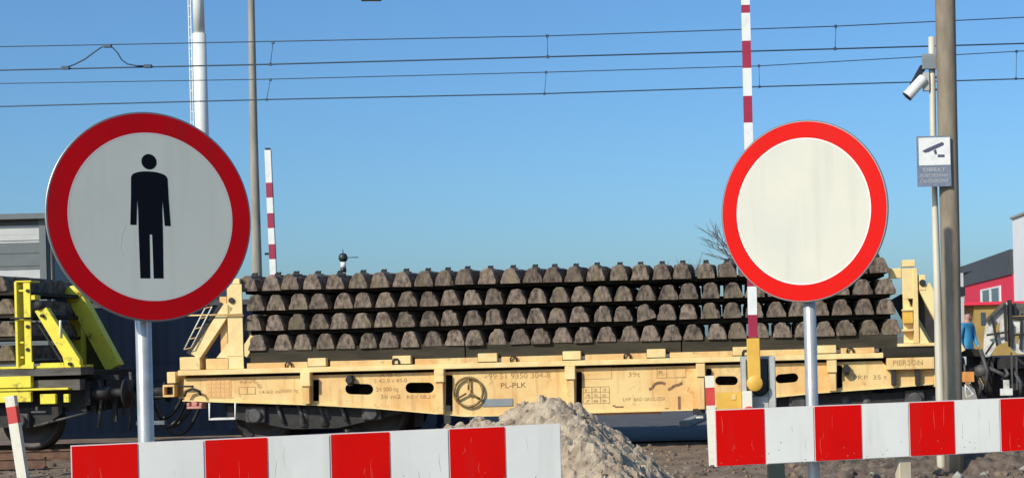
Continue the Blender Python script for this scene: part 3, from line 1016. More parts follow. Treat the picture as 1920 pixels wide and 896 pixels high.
# buffers at both ends
def buffer_(pxs, ly, sgn):
    def fn(m):
        x, z = P2(pxs, 728)
        z = 1.04
        m.lathe([(0.001, 0.0), (0.10, 0.0), (0.10, 0.28), (0.065, 0.28), (0.065, 0.50), (0.22, 0.52), (0.225, 0.545), (0.001, 0.57)], (x, ly, z), (sgn, 0, 0), 'dark_steel', 20)
    return fn


for ly in (0.42, 2.17):
    part('buffer', buffer_(322, ly, -1), bevel=0)
    part('buffer', buffer_(1800, ly, 1), bevel=0)


def hose(px, dirn):
    def fn(m):
        x, _ = P2(px, 740)
        for q, (yy, d) in enumerate(((1.0, 0.36), (1.35, 0.46))):
            pts = []
            for i in range(13):
                t = i / 12
                pts.append((x + dirn * t * 0.85, yy, 0.95 - 4 * d * 1.35 * t * (1 - t)))
            m.tube(pts, 0.03, 'plastic_dark', 8)
    return fn


part('brake_hose', hose(325, -1), bevel=0)


# bogies: frame (mesh) with wheels and axle boxes below it
def bogie(px0, px1, parent, frame_mat='dark_steel'):
    xa, xb = P2(px0, 790)[0], P2(px1, 790)[0]
    mid = (xa + xb) / 2
    m = MB()
    zt = 0.80
    for ly in (0.30, 2.36):
        m.prism([[(xa - 0.45, 0.62), (mid - 0.35, 0.42), (mid + 0.35, 0.42), (xb + 0.45, 0.62), (xb + 0.45, zt), (mid + 0.5, zt - 0.05), (mid - 0.5, zt - 0.05), (xa - 0.45, zt)]], ly, ly + 0.1, frame_mat)
        for k in (-0.16, 0.16):
            m.tube([(mid + k, ly + 0.05, 0.45), (mid + k, ly + 0.05, 0.73)], 0.085, 'grey_steel', 12)
    m.box(mid - 0.25, mid + 0.25, 0.31, 2.4, 0.60, zt + 0.05, frame_mat)
    m.box(xa - 0.5, xb + 0.5, 1.0, 1.7, 0.36, zt + 0.12, frame_mat)  # solid block added to blacken the open space between the wheels
    b = m.build('bogie', parent)
    for x in (xa, xb):
        for ly in (0.60, 2.03):
            w = MB()
            prof = [(0.001, -0.03), (0.10, -0.03), (0.12, 0.02), (0.36, 0.03), (0.40, -0.01), (0.455, -0.01), (0.46, 0.10), (0.49, 0.105), (0.49, 0.13), (0.38, 0.13), (0.12, 0.10), (0.001, 0.10)]
            w.lathe(prof, (x, ly, 0.64), (0, 1, 0), 'wheel_steel', 36)
            w.build('wheel', b)
            a = MB()
            yy = 0.22 if ly < 1 else 2.37
            a.box(x - 0.15, x + 0.15, yy, yy + 0.16, 0.53, 0.78, 'grey_steel')
            a.tube([(x, yy - 0.05, 0.64), (x, yy, 0.64)], 0.11, 'grey_steel', 16)
            a.build('axle_box', b, 0.02)
    return b


bogie(470, 690, wag)
bogie(1500, 1720, wag)
for i in range(4):
    part('brake_rigging', lambda m: [m.tube([(P2(510 + 40 * i, 790)[0], 0.26, 0.80), (P2(522 + 40 * i, 800)[0], 0.26, 0.52)], 0.03, 'grey_steel', 8)], bevel=0)
part('bottom_bar', lambda m: wbox(m, 1094, 771.5, 1240, 776.5, 0.2, 0.3, 'orange_paint'))
part('air_valve', lambda m: (wbox(m, 1299, 766, 1322, 776, 0.05, 0.3, 'dark_steel'), wbox(m, 1305, 776.3, 1319, 784, 0.1, 0.25, 'weathered_white')))

# ------------------------------------------------------------------ sleepers
def sleeper_mesh(seed):
    rnd = random.Random(seed)
    prof_n = 11
    vs, fs = [], []
    secs = [(0.0, 0.93), (0.018, 1.0), (0.25, 1.0), (0.55, 1.0), (0.85, 1.0), (1.25, 1.0), (1.65, 1.0), (1.95, 1.0), (2.25, 1.0), (2.482, 1.0), (2.5, 0.93)]
    wb, wt, h = 0.141 + rnd.uniform(-.006, .005), 0.086 + rnd.uniform(-.007, .007), 0.232 + rnd.uniform(-.008, .006)
    base = [(-wb, 0.0), (-wb, 0.045), (-wb + 0.022, 0.11), (-wt - 0.012, h - 0.06), (-wt + 0.012, h - 0.02), (-wt + 0.045, h), (wt - 0.045, h), (wt - 0.012, h - 0.02), (wt + 0.012, h - 0.06), (wb - 0.022, 0.11), (wb, 0.045), (wb, 0.0)]
    base = [(x + rnd.uniform(-.007, .007), max(0, z + rnd.uniform(-.006, .005)) if z > 0 else 0) for x, z in base]
    n = len(base)
    if rnd.random() < 0.4:   # a broken corner
        k = rnd.choice([3, 4, 7, 8])
        base[k] = (base[k][0] * 0.82, base[k][1] - 0.022)
    for y, s in secs:
        for x, z in base:
            zz = z * (s if z > 0.06 else 1)
            xx = x * (0.975 if y in (0.0, 2.5) else 1)
            if 0.5 < y < 2.0 and z > 0.06:
                xx = math.copysign(0.146 if abs(x) > wt - 0.03 else 0.132, x)  # hidden middle squared off to block daylight through the gaps
            vs.append((xx + rnd.uniform(-.003, .003), y + rnd.uniform(-.004, .004), zz))
    for i in range(len(secs) - 1):
        for j in range(n):
            j2 = (j + 1) % n
            fs.append((i * n + j, i * n + j2, (i + 1) * n + j2, (i + 1) * n + j))
    fs.append(tuple(range(n))[::-1]); fs.append(tuple((len(secs) - 1) * n + j for j in range(n)))
    me = bpy.data.meshes.new('concrete_sleeper')
    me.from_pydata(vs, [], fs)
    me.materials.append(MATS['sleeper_concrete'])
    bmx = bmesh.new(); bmx.from_mesh(me); bmesh.ops.recalc_face_normals(bmx, faces=bmx.faces); bmx.to_mesh(me); bmx.free()
    return me


SL = [sleeper_mesh(100 + k) for k in range(20)]
fm = MB()
yy = 0.42
fm.box(-0.05, 0.05, yy - 0.10, yy + 0.10, 0.222, 0.250, 'dark_steel')
fm.box(-0.04, 0.04, yy - 0.09, yy - 0.04, 0.2505, 0.278, 'dark_steel')
fm.tube([(-0.03, yy - 0.09, 0.263), (-0.03, yy - 0.02, 0.288), (0.03, yy - 0.02, 0.288), (0.03, yy - 0.09, 0.263)], 0.012, 'dark_steel', 6)
fast0 = fm.build('rail_fastening')
fast_me = fast0.data
bpy.data.objects.remove(fast0)
rnd = random.Random(77)
LAY = ['top layer', 'second layer from top', 'third layer from top', 'bottom layer']
rows = [(465, 1649, 545.5, 511.5), (478, 1660, 582.5, 550.5), (475, 1661, 620, 588.5), (480, 1671, 657.5, 627)]
for r_, (xa, xb, ya, yb) in enumerate(rows):
    for i in range(30):
        px = xa + (xb - xa) * i / 29
        py = ya + (yb - ya) * (px - xa) / (xb - xa)
        if r_ == 3 and i > 0:
            px += 7 * max(0, 1 - i / 12)
        lx, lz = P2(px, py, 0.1)
        o = bpy.data.objects.new('concrete_sleeper', SL[rnd.randrange(20)])
        COL.objects.link(o)
        lx += rnd.uniform(-0.02, 0.02)
        dz = rnd.uniform(-0.004, 0.006)
        o.location = wworld(lx, 0.10 + rnd.uniform(-0.035, 0.04), lz + dz)
        o.rotation_euler = (0, R(rnd.uniform(-1.2, 1.2)), -TH + R(rnd.uniform(-0.8, 0.8)))
        lab = 'concrete sleeper on the cream wagon, %s, %s from left end' % (LAY[r_], ordinal(i + 1))
        if r_ == 2 and i == 18:
            o.rotation_euler[1] = R(-13); o.location.z += 0.005
            lab = 'visibly tilted concrete sleeper in the third layer from the top of the load'
        tag(o, lab, 'railway sleeper', 'concrete sleepers stacked on the cream wagon')
        if r_ == 0:
            f = bpy.data.objects.new('rail_fastening', fast_me)
            COL.objects.link(f); f.parent = o
# dunnage between the layers, made into full-depth sheets that block light
GAP = ['between the top and second sleeper layers', 'between the second and third sleeper layers', 'between the third and bottom sleeper layers', 'under the bottom sleeper layer']
WHERE = ['at the left of the cream wagon', 'at the middle of the cream wagon', 'at the right of the cream wagon']
for r_, (xa, xb, ya, yb) in enumerate(rows):
    for k in range(3):
        p0 = xa - 14 + (xb - xa + 28) * k / 3; p1 = xa - 14 + (xb - xa + 28) * (k + 1) / 3 - 2
        pm = (p0 + p1) / 2
        py = ya + (yb - ya) * (pm - xa) / (xb - xa)
        x0_, zt = P2(p0, py, 0.1); x1_, _ = P2(p1, py, 0.1)
        m = MB()
        hh = (0.075, 0.08, 0.10, 0.235)[r_]
        dy = 0.34 if r_ < 3 else 0.14
        m.box(0, x1_ - x0_, dy, 2.38, zt - hh - 0.012, zt - 0.006, 'timber_dark' if r_ < 3 else 'timber_brown')
        o = m.build('timber_plank', loc=wworld(x0_, 0, 0), bevel=0.005)
        o.rotation_euler = (0, 0, -TH)
        tag(o, 'dark timber %s, %s' % (GAP[r_], WHERE[k]), 'timber', 'timbers packed between the sleeper layers')

# ------------------------------------------------------------------ yellow wagon at the left
yw = thing('flat_wagon', 'lemon yellow flat wagon end cut off beside the leaning white post', 'railway wagon', wworld(*([P2(60, 690)[0]] + [0, 0])), -TH)
OX = P2(60, 690)[0]


def ypart(name, fn, bevel=0.006):
    m = MB(); fn(m)
    m.v = [(x - OX, y, z) for x, y, z in m.v]
    return m.build(name, yw, bevel)


def ypost(dy, mt):
    def fn(m):
        wbox(m, 45, 528, 58, 690, dy + 0.02, dy + 0.042, mt)
        wbox(m, 28, 528, 33, 690, dy + 0.02, dy + 0.26, mt)
        wbox(m, 33.3, 529, 57.5, 690, dy + 0.26, dy + 0.28, mt)
        wbox(m, 28, 526, 58, 529, dy + 0.0, dy + 0.3, mt)
        for y_ in (543, 596, 640, 668):
            wbox(m, 33.3, y_, 44.7, y_ + 4, dy + 0.05, dy + 0.259, mt)
        wbox(m, 58.2, 553, 66, 562, dy + 0.02, dy + 0.2, mt)
    return fn


ypart('end_post', ypost(0.0, 'lemon_paint'))


def ystrut(dy, mt):
    def fn(m):
        m.prism([[P2(62, 583), P2(84, 576), P2(147, 674), P2(147, 690.5), P2(119.7, 690.5), P2(114, 668)]], dy + 0.05, dy + 0.17, mt)
        m.bar((*P2(62, 600)[:1], dy + 0.1, P2(62, 600)[1]), (*P2(110, 676)[:1], dy + 0.1, P2(110, 676)[1]), 0.03, 0.03, 'dark_steel', up=(0, 1, 0))
        m.tube([(P2(111, 600)[0], dy + 0.04, P2(111, 600)[1]), (P2(111, 630)[0], dy + 0.04, P2(111, 632)[1])], 0.02, 'cream_white', 8)
    return fn


ypart('strut', ystrut(0.0, 'lemon_paint'))
ypart('tie_rod', lambda m: m.tube([(P2(20, 597)[0], -0.01, P2(20, 597)[1]), (P2(62, 596)[0], -0.01, P2(62, 596)[1])], 0.015, 'dark_steel', 8), 0)
for px, py in ((51, 545), (51, 612), (51, 655), (130, 682), (78, 592)):
    ypart('bolt', lambda m: m.tube([(P2(px, py)[0], 0.0, P2(px, py)[1]), (P2(px, py)[0], 0.045, P2(px, py)[1])], 0.028, 'dark_steel', 8), 0)
ypart('pin', lambda m: m.lathe([(0.001, -0.02), (0.07, -0.02), (0.07, 0.1), (0.001, 0.1)], (P2(70, 572)[0], 0.04, P2(70, 572)[1]), (0, 1, 0), 'dark_steel', 16), 0)
ypart('sole_plate', lambda m: wbox(m, 75, 680, 119.5, 694, 0.05, 0.3, 'lemon_paint'))
ypart('gusset', lambda m: m.prism([[P2(27, 690), P2(62, 690), P2(62, 679)]], 0.0, 0.018, 'lemon_paint'))
ypart('end_timber', lambda m: (wbox(m, -500, 697, 152, 711, 0.02, 0.5, 'timber_grey'), wbox(m, -500, 692, 152, 696.5, 0.04, 0.5, 'lemon_paint')))
ypart('side_sill', lambda m: (wbox(m, -500, 711.5, 58, 733, 0.0, 0.1, 'lemon_paint'), wbox(m, 60, 711.5, 150, 732, 0.1, 0.3, 'timber_grey'),
                              wbox(m, -500, 734, 128, 738, 0.0, 0.2, 'lemon_paint'), wbox(m, -500, 738.3, 58, 760, 0.03, 0.1, 'lemon_paint'),
                              wbox(m, 75, 738.3, 104, 757, 0.03, 0.1, 'lemon_paint'), wbox(m, 119, 738.3, 129, 754, 0.03, 0.1, 'lemon_paint')))
ypart('coupling_lever', lambda m: (wbox(m, 66, 762, 71, 770, 0, 0.03, 'grey_steel'), wbox(m, 58, 770.2, 86, 774, 0, 0.03, 'grey_steel')))
# the far post and strut of this wagon, further in
def far_arm(m):
    a, b = P2(137, 552, 2.3), P2(212, 690, 2.3)
    m.bar((a[0], 2.40, a[1]), (b[0], 2.40, b[1]), 0.2, 0.26, 'lemon_paint', up=(1, 0, 0.5))
    m.lathe([(0.001, 0), (0.15, 0), (0.15, 0.2), (0.001, 0.2)], (a[0], 2.3, a[1]), (0, 1, 0), 'lemon_paint', 20)


ypart('strut', far_arm)
ypart('end_post', lambda m: m.box(P2(118, 600, 2.3)[0], P2(142, 600, 2.3)[0], 2.5, 2.7, P2(130, 700, 2.3)[1], P2(130, 545, 2.3)[1], 'lemon_paint'))
ypart('shade_plate', lambda m: m.prism([[P2(142, 700, 2.6), P2(222, 700, 2.6), P2(150, 575, 2.6), P2(142, 575, 2.6)]], 2.72, 2.76, 'lemon_shade'))  # plate coloured olive for the far arm's shaded lower part
ypart('deck', lambda m: m.box(P2(-500, 700)[0], P2(150, 700)[0], 0.51, 2.46, P2(60, 712)[1], P2(60, 698)[1], 'timber_dark'), 0)
ypart('underframe', lambda m: (m.box(P2(-500, 700)[0], P2(140, 700)[0], 0.4, 2.4, P2(60, 775)[1], P2(60, 715)[1], 'dark_steel'),
                               m.box(P2(142, 700)[0], P2(152, 700)[0], 0.3, 2.4, P2(150, 760)[1], P2(150, 716)[1], 'dark_steel')), 0)


def ybuf(ly):
    def fn(m):
        x, _ = P2(152, 728)
        m.lathe([(0.001, 0.0), (0.10, 0.0), (0.10, 0.28), (0.065, 0.28), (0.065, 0.50), (0.22, 0.52), (0.225, 0.545), (0.001, 0.57)], (x, ly, 1.04), (1, 0, 0), 'dark_steel', 20)
    return fn


for ly in (0.42, 2.17):
    ypart('buffer', ybuf(ly), 0)
ypart('coupling', lambda m: (m.tube([(P2(155, 740)[0], 1.3, 1.0), (P2(200, 745)[0], 1.3, 0.92), (P2(250, 745)[0], 1.3, 0.95), (P2(318, 740)[0], 1.3, 1.0)], 0.045, 'grey_steel', 8),
                             m.box(P2(190, 740)[0], P2(214, 740)[0], 1.2, 1.4, 0.82, 1.0, 'grey_steel')), 0)


def yhose(m):
    for (pa, pb, d, yy) in ((226, 318, 0.62, 0.9), (205, 300, 0.5, 1.15)):
        xa_, xb_ = P2(pa, 740)[0], P2(pb, 740)[0]
        m.tube([(xa_ + (xb_ - xa_) * t / 12, yy, 1.1 - 4 * d * (t / 12) * (1 - t / 12)) for t in range(13)], 0.03, 'plastic_dark', 8)
    for px in (228, 238, 206):
        x = P2(px, 720)[0]; m.tube([(x, 0.8, 1.35), (x + 0.03, 0.78, 1.0), (x - 0.02, 0.8, 0.72)], 0.025, 'grey_steel', 8)
    a, b = P2(255, 793, 0.8), P2(308, 792, 0.8); m.box(a[0], b[0], 0.8, 0.84, a[1] - 0.03, a[1] + 0.03, 'weathered_white')


ypart('brake_hose', yhose, 0)
ypart('end_frame', lambda m: (wbox(m, 153, 703, 222, 712, 0.6, 0.7, 'dark_steel'), wbox(m, 168, 712.5, 180, 775, 0.5, 0.56, 'dark_steel'), wbox(m, 210, 712.5, 218, 790, 0.62, 0.68, 'dark_steel')), 0)
ypart('draw_gear', lambda m: (wbox(m, 153, 722, 205, 768, 0.9, 1.7, 'dark_steel'), wbox(m, 206, 735, 236, 765, 1.1, 1.5, 'dark_steel')), 0)
for k, (px, yb_, yy) in enumerate(((186, 800, 0.48), (197, 770, 0.7), (232, 778, 0.9), (244, 805, 0.75))):
    def fn(m):
        x, z0_ = P2(px, 712, yy); z1_ = P2(px, yb_, yy)[1]
        m.tube([(x, yy, z0_), (x + 0.04, yy - 0.03, z0_ * 0.6 + z1_ * 0.4), (x - 0.02, yy - 0.02, z1_)], 0.026, 'plastic_dark' if k % 2 else 'grey_steel', 8)
    ypart('hanging_hose', fn, 0)
# its bogie
m = MB()
xb_ = P2(25, 790)[0] - OX
m.prism([[(xb_ - 2.4, 0.85), (xb_ - 2.4, 0.55), (xb_ + 0.3, 0.55), (xb_ + 0.62, 0.75), (xb_ + 0.62, 0.85)]], 0.30, 0.40, 'dark_steel')
m.tube([(P2(150, 770)[0] - OX, 0.25, P2(150, 775)[1]), (P2(50, 800)[0] - OX, 0.25, P2(50, 800)[1])], 0.02, 'grey_steel', 8)
bg = m.build('bogie', yw)
for x in (xb_, xb_ - 1.8):
    w = MB()
    w.lathe([(0.001, -0.03), (0.10, -0.03), (0.12, 0.02), (0.36, 0.03), (0.40, -0.01), (0.455, -0.01), (0.46, 0.10), (0.49, 0.105), (0.49, 0.13), (0.001, 0.13)], (x, 0.60, 0.64), (0, 1, 0), 'wheel_steel', 36)
    w.build('wheel', bg)
    a = MB(); a.box(x - 0.14, x + 0.14, 0.2, 0.36, 0.54, 0.76, 'grey_steel'); a.tube([(x, 0.14, 0.64), (x, 0.2, 0.64)], 0.11, 'grey_steel', 16); a.build('axle_box', bg, 0.02)
# its load
for k, (px, py, lab) in enumerate([(2, 545, 'topmost'), (2, 588, 'second from the top'), (3, 630, 'third from the top'), (2, 676, 'lowest')]):
    lx, lz = P2(px, py, 0.1)
    for q in range(7):
        o = bpy.data.objects.new('concrete_sleeper', SL[(3 * k + q) % 12])
        COL.objects.link(o)
        o.location = wworld(lx - 0.33 * q - (0.12 if k == 0 else 0), 0.25, lz)
        o.rotation_euler = (0, 0, -TH)
        tag(o, 'concrete sleeper on the yellow wagon, %s, %s from its right end' % (lab if 'from' in lab else lab + ' layer', ordinal(q + 1)), 'railway sleeper', 'concrete sleepers on the yellow wagon')
    m = MB(); m.box(-2.2, 0.35, 0.28, 2.36, -0.06, -0.004, 'timber_dark')
    o = m.build('timber_plank', loc=wworld(lx - 0.1, 0, lz)); o.rotation_euler = (0, 0, -TH)
    tag(o, 'dark timber under the %s sleepers of the yellow wagon' % {'topmost': 'topmost', 'lowest': 'lowest'}.get(lab, lab), 'timber', 'timbers on the yellow wagon')

# ------------------------------------------------------------------ weathered white wagon end at the right
ww = thing('ballast_wagon', 'weathered white wagon end with dark running gear beside the red building', 'railway wagon', wworld(P2(1885, 690)[0], 0, 0), -TH)
OW = P2(1885, 690)[0]


def wpart(name, fn, bevel=0.004):
    m = MB(); fn(m); m.v = [(x - OW, y, z) for x, y, z in m.v]
    return m.build(name, ww, bevel)


wpart('end_panel', lambda m: m.prism([[P2(*p) for p in [(1847, 670), (1850, 628), (1852, 612), (1864, 590), (1886, 567), (1893, 566), (1893, 640), (1872, 648), (1862, 668)]], [P2(*p) for p in [(1869, 626), (1873, 608), (1880, 604), (1878, 620)]]], 0.2, 0.24, 'weathered_white'), 0)
wpart('side_panel', lambda m: m.prism([[P2(*p) for p in [(1899, 600), (1990, 590), (1990, 652), (1912, 664), (1898, 652)]], [P2(*p) for p in [(1906, 642), (1907, 624), (1914, 622), (1914, 646)]]], 0.14, 0.18, 'weathered_white'), 0)
wpart('upper_panel', lambda m: m.prism([[P2(*p) for p in [(1895, 566), (1930, 568), (1990, 572), (1990, 586), (1899, 592), (1895, 588)]]], 0.3, 0.34, 'timber_grey'), 0)
for (pa, pb, w_) in (((1862, 592), (1872, 648), 0.035), ((1886, 570), (1889, 640), 0.04), ((1852, 628), (1892, 622), 0.03), ((1900, 606), (1900, 652), 0.04), ((1918, 600), (1916, 655), 0.04), ((1899, 628), (1990, 622), 0.03), ((1905, 568), (1908, 590), 0.03), ((1850, 664), (1866, 640), 0.03)):
    wpart('brace', lambda m: m.bar((P2(*pa)[0], 0.10, P2(*pa)[1]), (P2(*pb)[0], 0.10, P2(*pb)[1]), w_, w_, 'dark_steel', up=(0, 1, 0)))
for (pa, pb) in (((1842, 655), (1852, 735)), ((1858, 690), (1892, 712)), ((1888, 690), (1884, 712)), ((1830, 700), (1840, 745)), ((1902, 690), (1918, 745))):
    wpart('pipe', lambda m: m.tube([(P2(*pa)[0], 0.2, P2(*pa)[1]), ((P2(*pa)[0] + P2(*pb)[0]) / 2 + 0.05, 0.1, (P2(*pa)[1] + P2(*pb)[1]) / 2), (P2(*pb)[0], 0.2, P2(*pb)[1])], 0.03, 'grey_steel', 8), 0)
wpart('frame_post', lambda m: (wbox(m, 1893.5, 562, 1898, 650, 0.1, 0.3, 'dark_steel'), wbox(m, 1898.3, 592, 1990, 598, 0.1, 0.2, 'dark_steel')))
wpart('edge_strip', lambda m: m.bar((P2(1851, 602)[0], 0.15, P2(1851, 602)[1]), (P2(1888, 566)[0], 0.15, P2(1888, 566)[1]), 0.05, 0.05, 'timber_grey', up=(0, 1, 0)))
wpart('underframe', lambda m: (wbox(m, 1870, 668, 2000, 690, 0.3, 2.4, 'dark_steel'), wbox(m, 1802, 655, 1846, 668, 0.5, 2.3, 'timber_dark'), wbox(m, 1838, 668.5, 1869, 700, 0.6, 2.0, 'dark_steel'),
                               wbox(m, 1896, 660, 1899, 740, 0.1, 0.14, 'grey_steel'), wbox(m, 1905, 668, 1908, 730, 0.12, 0.16, 'grey_steel'),
                               m.tube([(P2(1848, 700)[0], 0.4, P2(1848, 700)[1]), (P2(1872, 745)[0], 0.4, P2(1872, 745)[1])], 0.05, 'dark_steel', 8)), 0)
wpart('buffer', lambda m: m.lathe([(0.001, 0.0), (0.10, 0.0), (0.10, 0.28), (0.065, 0.28), (0.065, 0.40), (0.22, 0.42), (0.225, 0.445), (0.001, 0.47)], (P2(1868, 700)[0], 0.42, 1.04), (-1, 0, 0), 'grey_steel', 20), 0)
wpart('coupling', lambda m: m.tube([(P2(q, 735)[0], 0.6, P2(q, w_)[1]) for q, w_ in ((1836, 712), (1846, 728), (1850, 745), (1862, 750))], 0.06, 'grey_steel', 8), 0)
wpart('uncoupling_handle', lambda m: m.tube([(P2(*p)[0], 0.0, P2(*p)[1]) for p in ((1810, 722), (1826, 738), (1811, 745))], 0.022, 'weathered_white', 8, closed=True), 0)
wpart('step', lambda m: (wbox(m, 1882, 712, 1893, 740, 0.05, 0.1, 'weathered_white'), wbox(m, 1876, 728, 1899, 741, 0.0, 0.05, 'weathered_white')))
m = MB()
m.box(0.1, 2.5, 0.3, 0.4, 0.55, 0.8, 'dark_steel')
bg = m.build('bogie', ww)
for x in (0.25, 2.0):
    w = MB(); w.lathe([(0.001, -0.03), (0.10, -0.03), (0.36, 0.03), (0.455, -0.01), (0.46, 0.10), (0.49, 0.13), (0.001, 0.13)], (x, 0.60, 0.64), (0, 1, 0), 'wheel_steel', 36); w.build('wheel', bg)

# ------------------------------------------------------------------ level crossing barriers
def arm_stripes(m, pts, w, d, colours):
    for (p, q), c in zip(zip(pts, pts[1:]), colours):
        m.bar(p, q, w, d, c, up=(0, 1, 0))


Y = 15.0
base = at(1413, 735, Y)
br = thing('crossing_barrier', 'raised red and white barrier arm on a grey drive box with yellow counterweight arm', 'crossing barrier', (base.x, Y, 0))


def BL(px, py, dy=0.0):
    v = at(px, py, Y); return Vector((v.x - base.x, dy, v.z))


def arm_pt(py):
    return 1397.6 + (py - 0) * 0.0226


m = MB()
ys = [632, 590, 545, 500, 455, 408, 362, 318, 278, 231, 182, 129, 79, 25, 12, -40, -90]
cols = ['barrier_red', 'cream_white'] * 9
ys = [632, 590, 537, 485, 435, 384, 333, 282, 231, 181, 129, 78, 26, 11, -42, -95]
cols = ['barrier_red', 'white_paint', 'barrier_red', 'white_paint', 'barrier_red', 'white_paint', 'barrier_red', 'white_paint', 'barrier_red', 'white_paint', 'barrier_red', 'white_paint', 'barrier_red', 'white_paint', 'barrier_red']
for i in range(len(ys) - 1):
    t = (632 - ys[i]) / 720
    m.bar(BL(arm_pt(ys[i]), ys[i]), BL(arm_pt(ys[i + 1]), ys[i + 1]), 0.088 - 0.006 * t, 0.06, cols[i], up=(0, 1, 0))
m.build('barrier_arm', br)


def yarm(m):
    a, b = BL(1412, 634, -0.0), BL(1414.5, 718, -0.0)
    m.bar(a, b, 0.125, 0.09, 'yellow_paint', up=(0, 1, 0))
    c = BL(1415, 718)
    m.lathe([(0.001, -0.05), (0.078, -0.05), (0.078, 0.05), (0.001, 0.05)], c, (0, 1, 0), 'yellow_paint', 24)


m = MB(); yarm(m); m.build('counterweight_arm', br, 0.006)


def drive(m):
    a, b = BL(1391, 669), BL(1457, 760)
    m.box(a.x, b.x, 0.14, 0.6, 0.5, a.z, 'machine_grey'); m.box(b.x - 0.06, b.x + 0.13, 0.18, 0.55, 0.42, 0.499, 'machine_grey')
    m.box(a.x + 0.0, a.x + 0.045, 0.06, 0.139, 0.5, a.z - 0.02, 'machine_grey')
    # the dark slot the arm swings in
    p0, p1 = BL(1427, 672), BL(1441, 726)
    m.box(p0.x - 0.03, p1.x + 0.005, 0.118, 0.139, p1.z - 0.02, p0.z - 0.005, 'machine_dark')
    m.lathe([(0.001, 0.0), (0.098, 0.0), (0.098, 0.02), (0.001, 0.02)], BL(1425, 724) + Vector((0, 0.116, 0)), (0, 1, 0), 'machine_dark', 28)
    m.box(p1.x + 0.008, b.x - 0.002, 0.08, 0.139, 0.5, a.z, 'machine_grey'); m.box(a.x + 0.046, p1.x + 0.007, 0.10, 0.117, 0.5, p1.z - 0.09, 'machine_grey')


m = MB(); drive(m); m.build('drive_box', br, 0.012)
m = MB()
a, b = BL(1343, 736), BL(1391, 768)
m.box(a.x, b.x, 0.0, 0.09, b.z, a.z, 'yellow_paint'); m.box(a.x + 0.15, a.x + 0.19, -0.008, -0.001, b.z + 0.1, a.z - 0.02, 'cream_paint')
m.build('counterweight', br, 0.006)
m = MB()
a, b = BL(1391, 733), BL(1411, 770)
m.box(a.x + 0.002, b.x, -0.06, 0.1, b.z, a.z, 'cream_white'); m.build('bracket', br, 0.006)
m = MB(); c = BL(1404, 772); m.lathe([(0.001, 0), (0.06, 0), (0.06, 0.05), (0.001, 0.05)], c + Vector((0, -0.12, 0)), (0, 1, 0), 'faded_red', 20); m.build('red_cap', br)
m = MB(); c = BL(1402, 873); c = BL(1462, 873); m.box(c.x - 0.10, c.x + 0.06, 0.2, 0.5, -0.1, 0.499, 'machine_dark'); m.build('pedestal', br)

Y2 = 29.5
bs = at(513, 515, Y2)
bl = thing('crossing_barrier', 'distant raised red and white barrier arm rising behind the sleeper stack', 'crossing barrier', (bs.x, Y2, 0))
m = MB()
ys = [282, 343, 371, 400, 428, 458, 486, 515, 545, 575, 605, 635]
for i in range(len(ys) - 1):
    p, q = at(502.5 + (ys[i] - 282) * 0.044, ys[i], Y2), at(502.5 + (ys[i + 1] - 282) * 0.044, ys[i + 1], Y2)
    m.bar((p.x - bs.x, 0, p.z), (q.x - bs.x, 0, q.z), 0.118, 0.08, 'white_paint' if i % 2 == 0 else 'barrier_red', up=(0, 1, 0))
p = at(502.5, 281, Y2); m.box(p.x - bs.x - 0.045, p.x - bs.x + 0.045, -0.045, 0.045, p.z + 0.002, p.z + 0.03, 'plastic_dark')
m.build('barrier_arm', bl)
q = at(518, 640, Y2)
m = MB(); m.box(q.x - bs.x - 0.3, q.x - bs.x + 0.3, -0.2, 0.3, 0, q.z + 0.002, 'machine_grey'); m.build('drive_box', bl, 0.02)
m = MB(); p = at(497, 476, Y2); m.box(p.x - bs.x, p.x - bs.x + 0.12, -0.03, 0.03, p.z - 0.02, p.z + 0.02, 'plastic_dark'); m.build('light', bl)

# ------------------------------------------------------------------ poles, lamp, mast, signal, camera post
def pole_thing(name, label, cat, pts, Y, rad, mt, n=24):
    """pts: pixel centres top to bottom"""
    P = [at(x, y, Y) for x, y in pts]
    root = thing(name, label, cat, (P[-1].x, Y, 0))
    P = [Vector((p.x - P[-1].x, 0, p.z)) for p in P]
    return root, P


Yp = 18.2
root, P = pole_thing('utility_pole', 'thick grey brown concrete pole beside the pale camera pipe', 'utility pole', [(1769, -60), (1772, 0), (1776, 200), (1782, 480), (1787, 752)], Yp, 0, '')
k = Yp / FPX
m = MB()
bt = P[-1] + (P[-1] - P[-2]) * 0.1
bt.z = -0.2
bt.x = P[-1].x
m.tube([P[0] + Vector((0, 0, 0.6)), P[0], P[1], P[2], P[3], P[4], bt], [19 * k, 19 * k, 19 * k, 18.4 * k, 18 * k, 17 * k, 17 * k][::1], 'concrete_pole', 32)
m.build('pole', root)

Yc = 18.33
kc = Yc / FPX
c0 = at(1762, 700, Yc)
root = thing('camera_post', 'pale steel pipe carrying the surveillance camera and its notice', 'camera post', (c0.x, Yc, 0))


def CL(px, py, dy=0.0):
    v = at(px, py, Yc); return Vector((v.x - c0.x, dy, v.z))


m = MB()
m.tube([CL(1746.5, 70), CL(1748, 160), CL(1751, 340), CL(1757, 520), CL(1763, 752), CL(1765, 860), Vector((CL(1767, 860).x, 0, -0.2))], [6.2 * kc] * 3 + [7 * kc, 8.6 * kc, 8.8 * kc, 8.8 * kc], 'pipe_cream', 20)
m.build('pipe', root)
m = MB()
for py in (112, 145, 168, 300):
    a = CL(1744, py); b = CL(1766, py - 1)
    m.box(a.x, b.x, 0.02, 0.05, a.z - 0.012, a.z + 0.012, 'galvanised')
m.build('strap', root)
cc = thing('surveillance_camera', 'white bullet camera with dark sunshield pointing down from the pale pipe', 'security camera', (CL(1730, 160).x + c0.x, Yc, CL(1730, 160).z))
c1 = CL(1730, 160)


def KL(px, py, dy=0.0):
    return CL(px, py, dy) - c1


